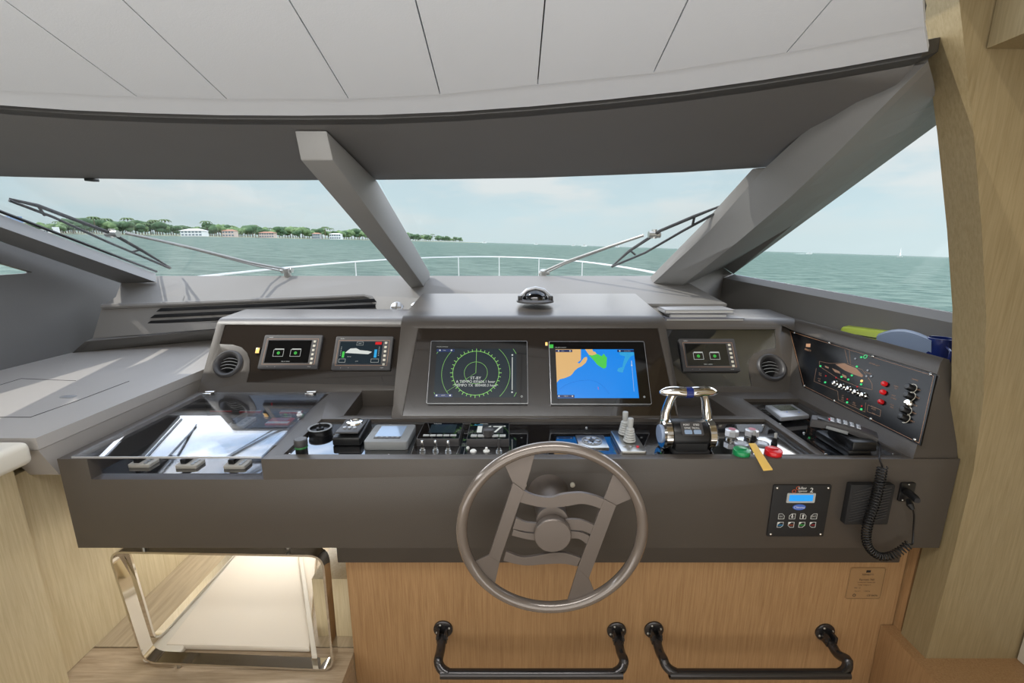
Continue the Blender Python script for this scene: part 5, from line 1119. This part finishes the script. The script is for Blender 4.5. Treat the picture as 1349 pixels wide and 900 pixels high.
top = smooth([(384, 297), (430, 318), (500, 328), (560, 312), (640, 306), (700, 318), (745, 335)]); bot = smooth([(728, 378), (690, 364), (640, 356), (580, 366), (500, 374), (430, 366), (362, 348)])
part('spoke', wp_(top + bot, -.005, .005), M['spoke'], wh, sharp=15)
top = smooth([(300, 572), (370, 598), (430, 594), (500, 580), (570, 580), (640, 603)]); bot = smooth([(622, 640), (560, 628), (480, 630), (400, 636), (340, 628), (288, 614)])
part('spoke', wp_(top + bot, -.005, .005), M['spoke'], wh, sharp=15)
for t_, b_ in ((((345, 420), (390, 440), (445, 446)), ((445, 486), (390, 482), (330, 470))), (((333, 472), (385, 488), (445, 492)), ((445, 526), (385, 516), (326, 500))), (((570, 428), (640, 430), (706, 456)), ((690, 500), (650, 480), (570, 474))), (((575, 480), (640, 486), (684, 506)), ((668, 542), (630, 516), (575, 516)))):
    part('hub_bar', wp_(smooth(t_) + smooth(b_), -.004, .004), M['spoke'], wh, sharp=15)
hc = G(510, 485); mb = MB(); mb.lathe(FW, [(.050, -.006), (.0535, .000), (.0535, .020), (.051, .023), (.0001, .0235)], 44, *hc); part('hub_cap', mb, M['spoke'], wh)
hz = FW.p(hc[0], hc[1]).z; fc = Fr((FW.p(*hc).x, 1.30, hz + .03), (1, 0, 0), (0, 0, 1)); mb = MB(); mb.lathe(fc, [(.066, 0), (.062, .01), (.050, .05), (.045, .11), (.046, .150)], 36); part('boss', mb, M['spoke'], wh)
for sgn in (-1, 1): mb = MB(); mb.lathe(fc, [(.008, 0), (.008, .006), (.004, .008)], 12, sgn * .078, .03); part('boss_screw', mb, M['btn'], wh)
# ================================================================ FOOT RAILS, PLATE
FWd = Fr((0, 1.40, 0), (1, 0, 0), (0, 0, 1))
def footrail(c0, c1, b0, b1, label):
    a = FWd.px(*c0); b = FWd.px(*c1); root = thing('foot_rail', FWd.p((a[0] + b[0]) / 2, a[1]), label, 'rail', )
    yb = 1.255; B0 = aty(*b0, yb); B1 = aty(*b1, yb); zb = (B0.z + B1.z) / 2
    for q, bx in ((a, B0), (b, B1)):
        mb = MB(); mb.lathe(FWd, [(.036, 0), (.036, .006), (.030, .009), (.014, .010)], 30, *q); fl = part('flange', mb, M['gun'], root)
        for k in range(4): mb = screw(FWd, q[0] + .025 * math.cos(k * math.pi / 2 + .4), q[1] + .025 * math.sin(k * math.pi / 2 + .4), .009, .0045); part('bolt', mb, M['satin'], fl)
        mb = MB(); 
        for sg in (-1, 1): mb.fbox(FWd, q[0] + sg * .014 - .005, q[0] + sg * .014 + .005, q[1] - .024, q[1] + .016, .008, .045, .002)
        mb.fbox(FWd, q[0] - .009, q[0] + .009, q[1] - .030, q[1] - .002, .02, .06, .003); mb.tube([FWd.p(q[0] - .022, q[1] - .008, .034), FWd.p(q[0] + .022, q[1] - .008, .034)], .006, 10); part('hinge_bracket', mb, M['gun'], root)
    pts = [FWd.p(a[0], a[1] - .014, .04), FWd.p(a[0], a[1] - .022, .075)]
    r_ = .055
    for k in range(7):
        t_ = k / 6 * math.pi / 2; pts.append(Vector((a[0] + r_ * (1 - math.cos(t_)) , yb + .03 - .03 * math.sin(t_), zb + .028 - .028 * math.sin(t_) * 1.0)))
    for k in range(7):
        t_ = (1 - k / 6) * math.pi / 2; pts.append(Vector((b[0] - r_ * (1 - math.cos(t_)), yb + .03 - .03 * math.sin(t_), zb + .028 - .028 * math.sin(t_))))
    pts += [FWd.p(b[0], b[1] - .022, .075), FWd.p(b[0], b[1] - .014, .04)]
    mb = MB(); mb.tube(catmull(pts, 3), .0165, 16); part('bar', mb, M['gun'], root)
footrail((584, 828), (812, 830), (600, 888), (800, 888), 'gunmetal foot rail on the oak cabinet, left one under the wheel')
footrail((861, 829), (1086, 832), (890, 888), (1095, 888), 'gunmetal foot rail on the oak cabinet, right one')
cpl = crop(1100, 740, 5.418); u0, u1, v0, v1 = FWd.rect([cpl(112, 40), cpl(375, 40), cpl(310, 265), cpl(62, 262)]); W_, H_ = u1 - u0, v1 - v0
root = thing('builder_plate', FWd.p((u0 + u1) / 2, v0), 'small clear builder plate with black engraving on the oak cabinet', 'plate')
mb = MB(); mb.frr(FWd, u0, u1, v0, v1, 0, .002, .008); part('plate', mb, M['plate'], root)
mb = MB(); q = P(.52, .88); mb.fbox(FWd, q[0] - .008, q[0] + .008, q[1] - .005, q[1] + .005, .002, .0024)
for tx, y_, s_, x_ in (('FERRETTI', .78, .007, .52), ('Ferretti 760', .62, .008, .52), ('Construction: Ferretti SpA', .53, .0055, .52), ('Design Category A', .45, .0055, .48), ('Max  22', .36, .005, .3), ('Max 22 +      = 3500 kg', .25, .0055, .45), ('CE 0474', .11, .008, .75)): mb.text(FWd, tx, *P(x_, y_), s_, .0024)
mb.ring(FWd, *P(.25, .12), .004, .006, .002, .0024, 16)
mb.line(FWd, [P(.02, .06), P(.02, .94), P(.06, .98), P(.94, .98), P(.98, .94), P(.98, .06), P(.94, .02), P(.06, .02)], .0007, .002, .0023, True); part('engraving', mb, M['print'], root)
# ================================================================ CHROME FOOTREST
fr_ = thing('chrome_footrest', (-1.02, 1.33, -1.53), 'polished chrome flat bar footrest frame under the left of the console', 'footrest')
def flatband(pts, width, thick, closed=True, side=Vector((0, 1, 0))):
    """flat bar: width along side, thickness in the plane of the loop"""
    n_ = len(pts); V = []; f = []; cc_ = sum(pts, Vector()) / n_
    for i in range(n_):
        t_ = (pts[(i + 1) % n_] - pts[i - 1]) if closed else (pts[min(i + 1, n_ - 1)] - pts[max(i - 1, 0)])
        t_.normalize(); nrm = side.cross(t_).normalized()
        for s1, s2 in ((-1, -1), (1, -1), (1, 1), (-1, 1)): V.append(pts[i] + side * s1 * width / 2 + nrm * s2 * thick / 2)
    for i in range(n_ if closed else n_ - 1):
        j = (i + 1) % n_
        for k in range(4): f.append((i * 4 + k, i * 4 + (k + 1) % 4, j * 4 + (k + 1) % 4, j * 4 + k))
    if not closed: f += [(0, 1, 2, 3), ((n_ - 1) * 4, (n_ - 1) * 4 + 1, (n_ - 1) * 4 + 2, (n_ - 1) * 4 + 3)]
    mb = MB(); mb.add(V, f); return mb
def rloop(c4, r_, n_=6):
    o = []; m_ = len(c4)
    for i in range(m_):
        a, b, c = c4[i - 1], c4[i], c4[(i + 1) % m_]; p1 = b + (a - b).normalized() * r_; p2 = b + (c - b).normalized() * r_
        for k in range(n_ + 1): t_ = k / n_; o.append((1 - t_) ** 2 * p1 + 2 * t_ * (1 - t_) * b + t_ * t_ * p2)
    return o
yq = 1.345; corners = [aty(150, 722, yq), aty(428, 727, yq), aty(442, 876, yq), aty(196, 866, yq)]
part('front_loop', flatband(rloop(corners, .05), .045, .008), M['chrome'], fr_)
zb = corners[3].z; side_pts = [Vector((corners[0].x + .01, 1.95, corners[0].z + .01)), Vector((corners[0].x + .01, 1.40, corners[0].z + .005))]
sx = atz(205, 840, zb); ex = atz(305, 731, zb)
lp = rloop([Vector((corners[0].x - .0, 1.42, corners[0].z)), Vector((sx.x - .01, sx.y - .04, zb + .005)), Vector((ex.x, 2.25, zb + .005))], .05)[7:]
part('side_bar', flatband([Vector((corners[0].x + .01, 1.37, corners[0].z - .03)), *rloop([Vector((corners[0].x + .01, 1.37, corners[0].z)), Vector((sx.x, sx.y - .02, zb)), Vector((ex.x, 2.25, zb))], .05)[7:14], Vector((ex.x, 2.25, zb))], .035, .008, False, Vector((1, 0, 0))), M['chrome'], fr_)
for u_, v_ in ((235, 868), (408, 875)):
    q = aty(u_, v_, yq); mb = MB(); mb.tube([q, Vector((q.x, q.y, -1.53))], .010, 12); part('leg', mb, M['satin'], fr_)
q = atz(222, 822, zb); mb = MB(); mb.tube([q, Vector((q.x, q.y, -1.53))], .010, 12); part('leg', mb, M['satin'], fr_)
for u_ in (190, 380): q = aty(u_, 722, yq); mb = MB(); mb.tube([q, Vector((q.x, q.y, -.993))], .008, 12); part('hanger_pin', mb, M['satin'], fr_)
# ================================================================ THINGS ON TOP
P = aty(705, 396, 2.10); f = Fr((P.x, 2.10, P.z - .006), (1, 0, 0), (0, 1, 0)); root = thing('compass', f.o, 'domed magnetic compass on top of the centre hood', 'compass')
mb = MB(); mb.lathe(f, [(.088, 0), (.088, .008), (.078, .014)], 36); part('base', mb, M['dgrey'], root)
mb = MB(); mb.lathe(f, [(.060, .010), (.060, .02), (.052, .042), (.03, .058), (.0001, .063)], 30); part('dome', mb, M['bezel'], root)
mb = MB(); mb.tube([f.p(-.072, -.02, .012), f.p(-.064, -.02, .035), f.p(-.04, -.02, .058), f.p(0, -.02, .068), f.p(.04, -.02, .058), f.p(.064, -.02, .035), f.p(.072, -.02, .012)], .008, 10); part('hood', mb, M['silver'], root)
for sg in (-1, 1): mb = MB(); mb.fbox(f, sg * .072 - .01, sg * .072 + .01, -.035, .02, .005, .032, .004); part('side_arm', mb, M['black'], root)
cf = crop(860, 380, 9.636)
yF = 2.28
def slab(name, px0, px1, v_bot, v_top, y0, y1, mt, lab, mt2=None):
    a = aty(*cf(px0, v_bot), y0); b = aty(*cf(px1, v_bot), y0); c = aty(*cf(px0, v_top), y0)
    root = thing(name, ((a.x + b.x) / 2, (y0 + y1) / 2, a.z), lab, 'document folder'); h = c.z - a.z
    mb = MB(); mb.box(a.x, b.x, y0, y1, a.z, a.z + h * .25, h * .1); mb.box(a.x, b.x, y0, y1, c.z - h * .25, c.z, h * .1); mb.box(a.x, a.x + .006, y0, y1, a.z, c.z, h * .1); part('cover', mb, mt, root)
    mb = MB(); mb.box(a.x + .004, b.x - .006, y0 + .004, y1 - .004, a.z + h * .2, c.z - h * .2); part('pages', mb, M['paper'], root)
    return c.z
slab('document_folder', 160, 1165, 432, 378, 2.16, 2.36, M['folder2'], 'slate folder, lowest of the stack on the right hood')
slab('document_folder', 215, 950, 372, 330, 2.17, 2.36, M['folder'], 'pale folder, middle of the stack on the right hood')
slab('document_folder', 150, 1035, 322, 270, 2.17, 2.37, M['folder'], 'grey folder, topmost of the stack on the right hood')
# items on the ledge behind the wing
def ledge(u, v, y): return aty(u, v, y)
q = ledge(1140, 440, 2.02); root = thing('lime_box', (1.52, 1.95, -.5), 'lime green soft case on the ledge behind the right wing', 'case')
mb = MB(); A_ = aty(1102, 440, 1.98); B_ = aty(1166, 452, 1.76); C_ = aty(1108, 430, 1.98); D_ = aty(1172, 438, 1.76)
mb.add([A_ + Vector((0, 0, -.09)), B_ + Vector((0, 0, -.09)), B_ + Vector((.07, .05, -.09)), A_ + Vector((.07, .05, -.09)), C_, D_, D_ + Vector((.08, .05, 0)), C_ + Vector((.08, .05, 0))], [(0, 1, 2, 3), (4, 5, 6, 7), (0, 1, 5, 4), (1, 2, 6, 5), (2, 3, 7, 6), (3, 0, 4, 7)], .012, 3); part('case', mb, M['lime'], root)
mb = MB(); mb.tube([A_.lerp(C_, .3) + Vector((-.002, -.002, 0)), B_.lerp(D_, .3) + Vector((-.002, -.002, 0))], .002, 6); part('seam', mb, M['fascia'], root)
root = thing('cap', (1.52, 1.7, -.5), 'blue grey peaked cap shaped cover lying beside the lime case', 'cover')
mb = MB(); rows = []
for k in range(9):
    s_ = k / 8; u_ = 1155 + 72 * s_; top_ = 452 - 15.5 * math.sin(math.pi * min(1, s_ * .75 + .2)) ** 1; yy = 1.74 - .20 * s_; bt = aty(u_, 455 + 8 * s_, yy); tp = aty(u_, top_, yy)
    rows.append([bt + Vector((0, 0, -.06)), bt, tp, tp + Vector((.03, .03, .003)), tp + Vector((.06, .04, -.01)), bt + Vector((.07, .05, -.06))])
mb.sheet(rows, .006, (0, 0, -1)); part('shell', mb, M['bluegrey'], root, sharp=60)
q = aty(1238, 471, 1.53); fm = Fr((q.x + .012, 1.55, -.5), (1, 0, 0), (0, 1, 0)); mt_ = aty(1238, 447, 1.53).z + .5
root = thing('mug', fm.o, 'dark blue enamel mug on the ledge by the wood bulkhead', 'mug')
mb = MB(); mb.lathe(fm, [(.0001, 0), (.036, 0), (.038, .01), (.038, mt_), (.0365, mt_ + .001), (.035, mt_), (.034, .01), (.0001, .008)], 30); part('cup', mb, M['mug'], root)
mb = MB(); mb.tube([fm.p(-.01, -.036, mt_ * .85), fm.p(-.02, -.062, mt_ * .8), fm.p(-.02, -.064, mt_ * .4), fm.p(-.01, -.036, mt_ * .3)], .005, 8); part('handle', mb, M['mug'], root)
# ================================================================ WIPERS
def wiper(arm, blade_bar, rubber, mount, label, off=.035):
    G_ = lambda c: onglass(*c, off)
    a0 = G_(arm[0]); root = thing('wiper', a0, label, 'wiper')
    for k, dd in ((0, 0), (1, 4)):
        P_ = [G_((c[0], c[1] + dd * (1 - i / (len(arm) - 1)) * .9)) for i, c in enumerate(arm)]; mb = MB(); mb.tube(P_, .0075 if k == 0 else .005, 8); part('arm', mb, M['wiperarm'], root)
    mb = MB(); mb.tube([a0 + Vector((0, 0, .01)), a0 + Vector((0, .02, -.06))], .022, 12); mb.tube([G_((arm[0][0] - 6, arm[0][1] + 2)), G_((arm[0][0] + 8, arm[0][1] + 1))], .016, 10); part('pivot', mb, M['satin'], root)
    mb = MB(); mb.tube([G_(c) for c in blade_bar], [.005] + [.0085] * (len(blade_bar) - 2) + [.005], 8); part('blade_frame', mb, M['rubber'], root)
    mb = MB(); mb.tube([onglass(*c, .015) for c in rubber], .0065, 8); part('blade_rubber', mb, M['rubber'], root)
    for i, j in ((1, .22), (-2, .76)):
        a = G_(blade_bar[i]); R0, R1 = Vector(rubber[0]), Vector(rubber[-1]); c_ = R0.lerp(R1, j); mb = MB(); mb.tube([a, onglass(c_.x, c_.y, .018)], .006, 8); part('blade_link', mb, M['rubber'], root)
    a = G_(mount); mb = MB(); mb.tube([a + Vector((-.03, 0, .0)), a + Vector((.03, 0, 0))], .018, 10); mb.tube([a + Vector((0, 0, -.02)), a + Vector((0, 0, .025))], .014, 10); part('coupling', mb, M['satin'], root)
wiper([(377, 355), (330, 346), (250, 326), (165, 307)], [(12, 262), (50, 271), (100, 290), (150, 309), (185, 329), (225, 353)], [(12, 264), (70, 286), (140, 318), (224, 353.5)], (148, 308), 'windscreen wiper on the left pane')
wiper([(716, 358), (745, 345), (800, 326), (848, 310)], [(806, 351), (830, 330), (870, 304), (915, 285), (948, 272)], [(806, 351.5), (850, 333), (900, 304), (946, 279)], (862, 309), 'windscreen wiper on the right pane')
# drop the working property
for o in SC.objects:
    if '_b' in o: del o['_b']
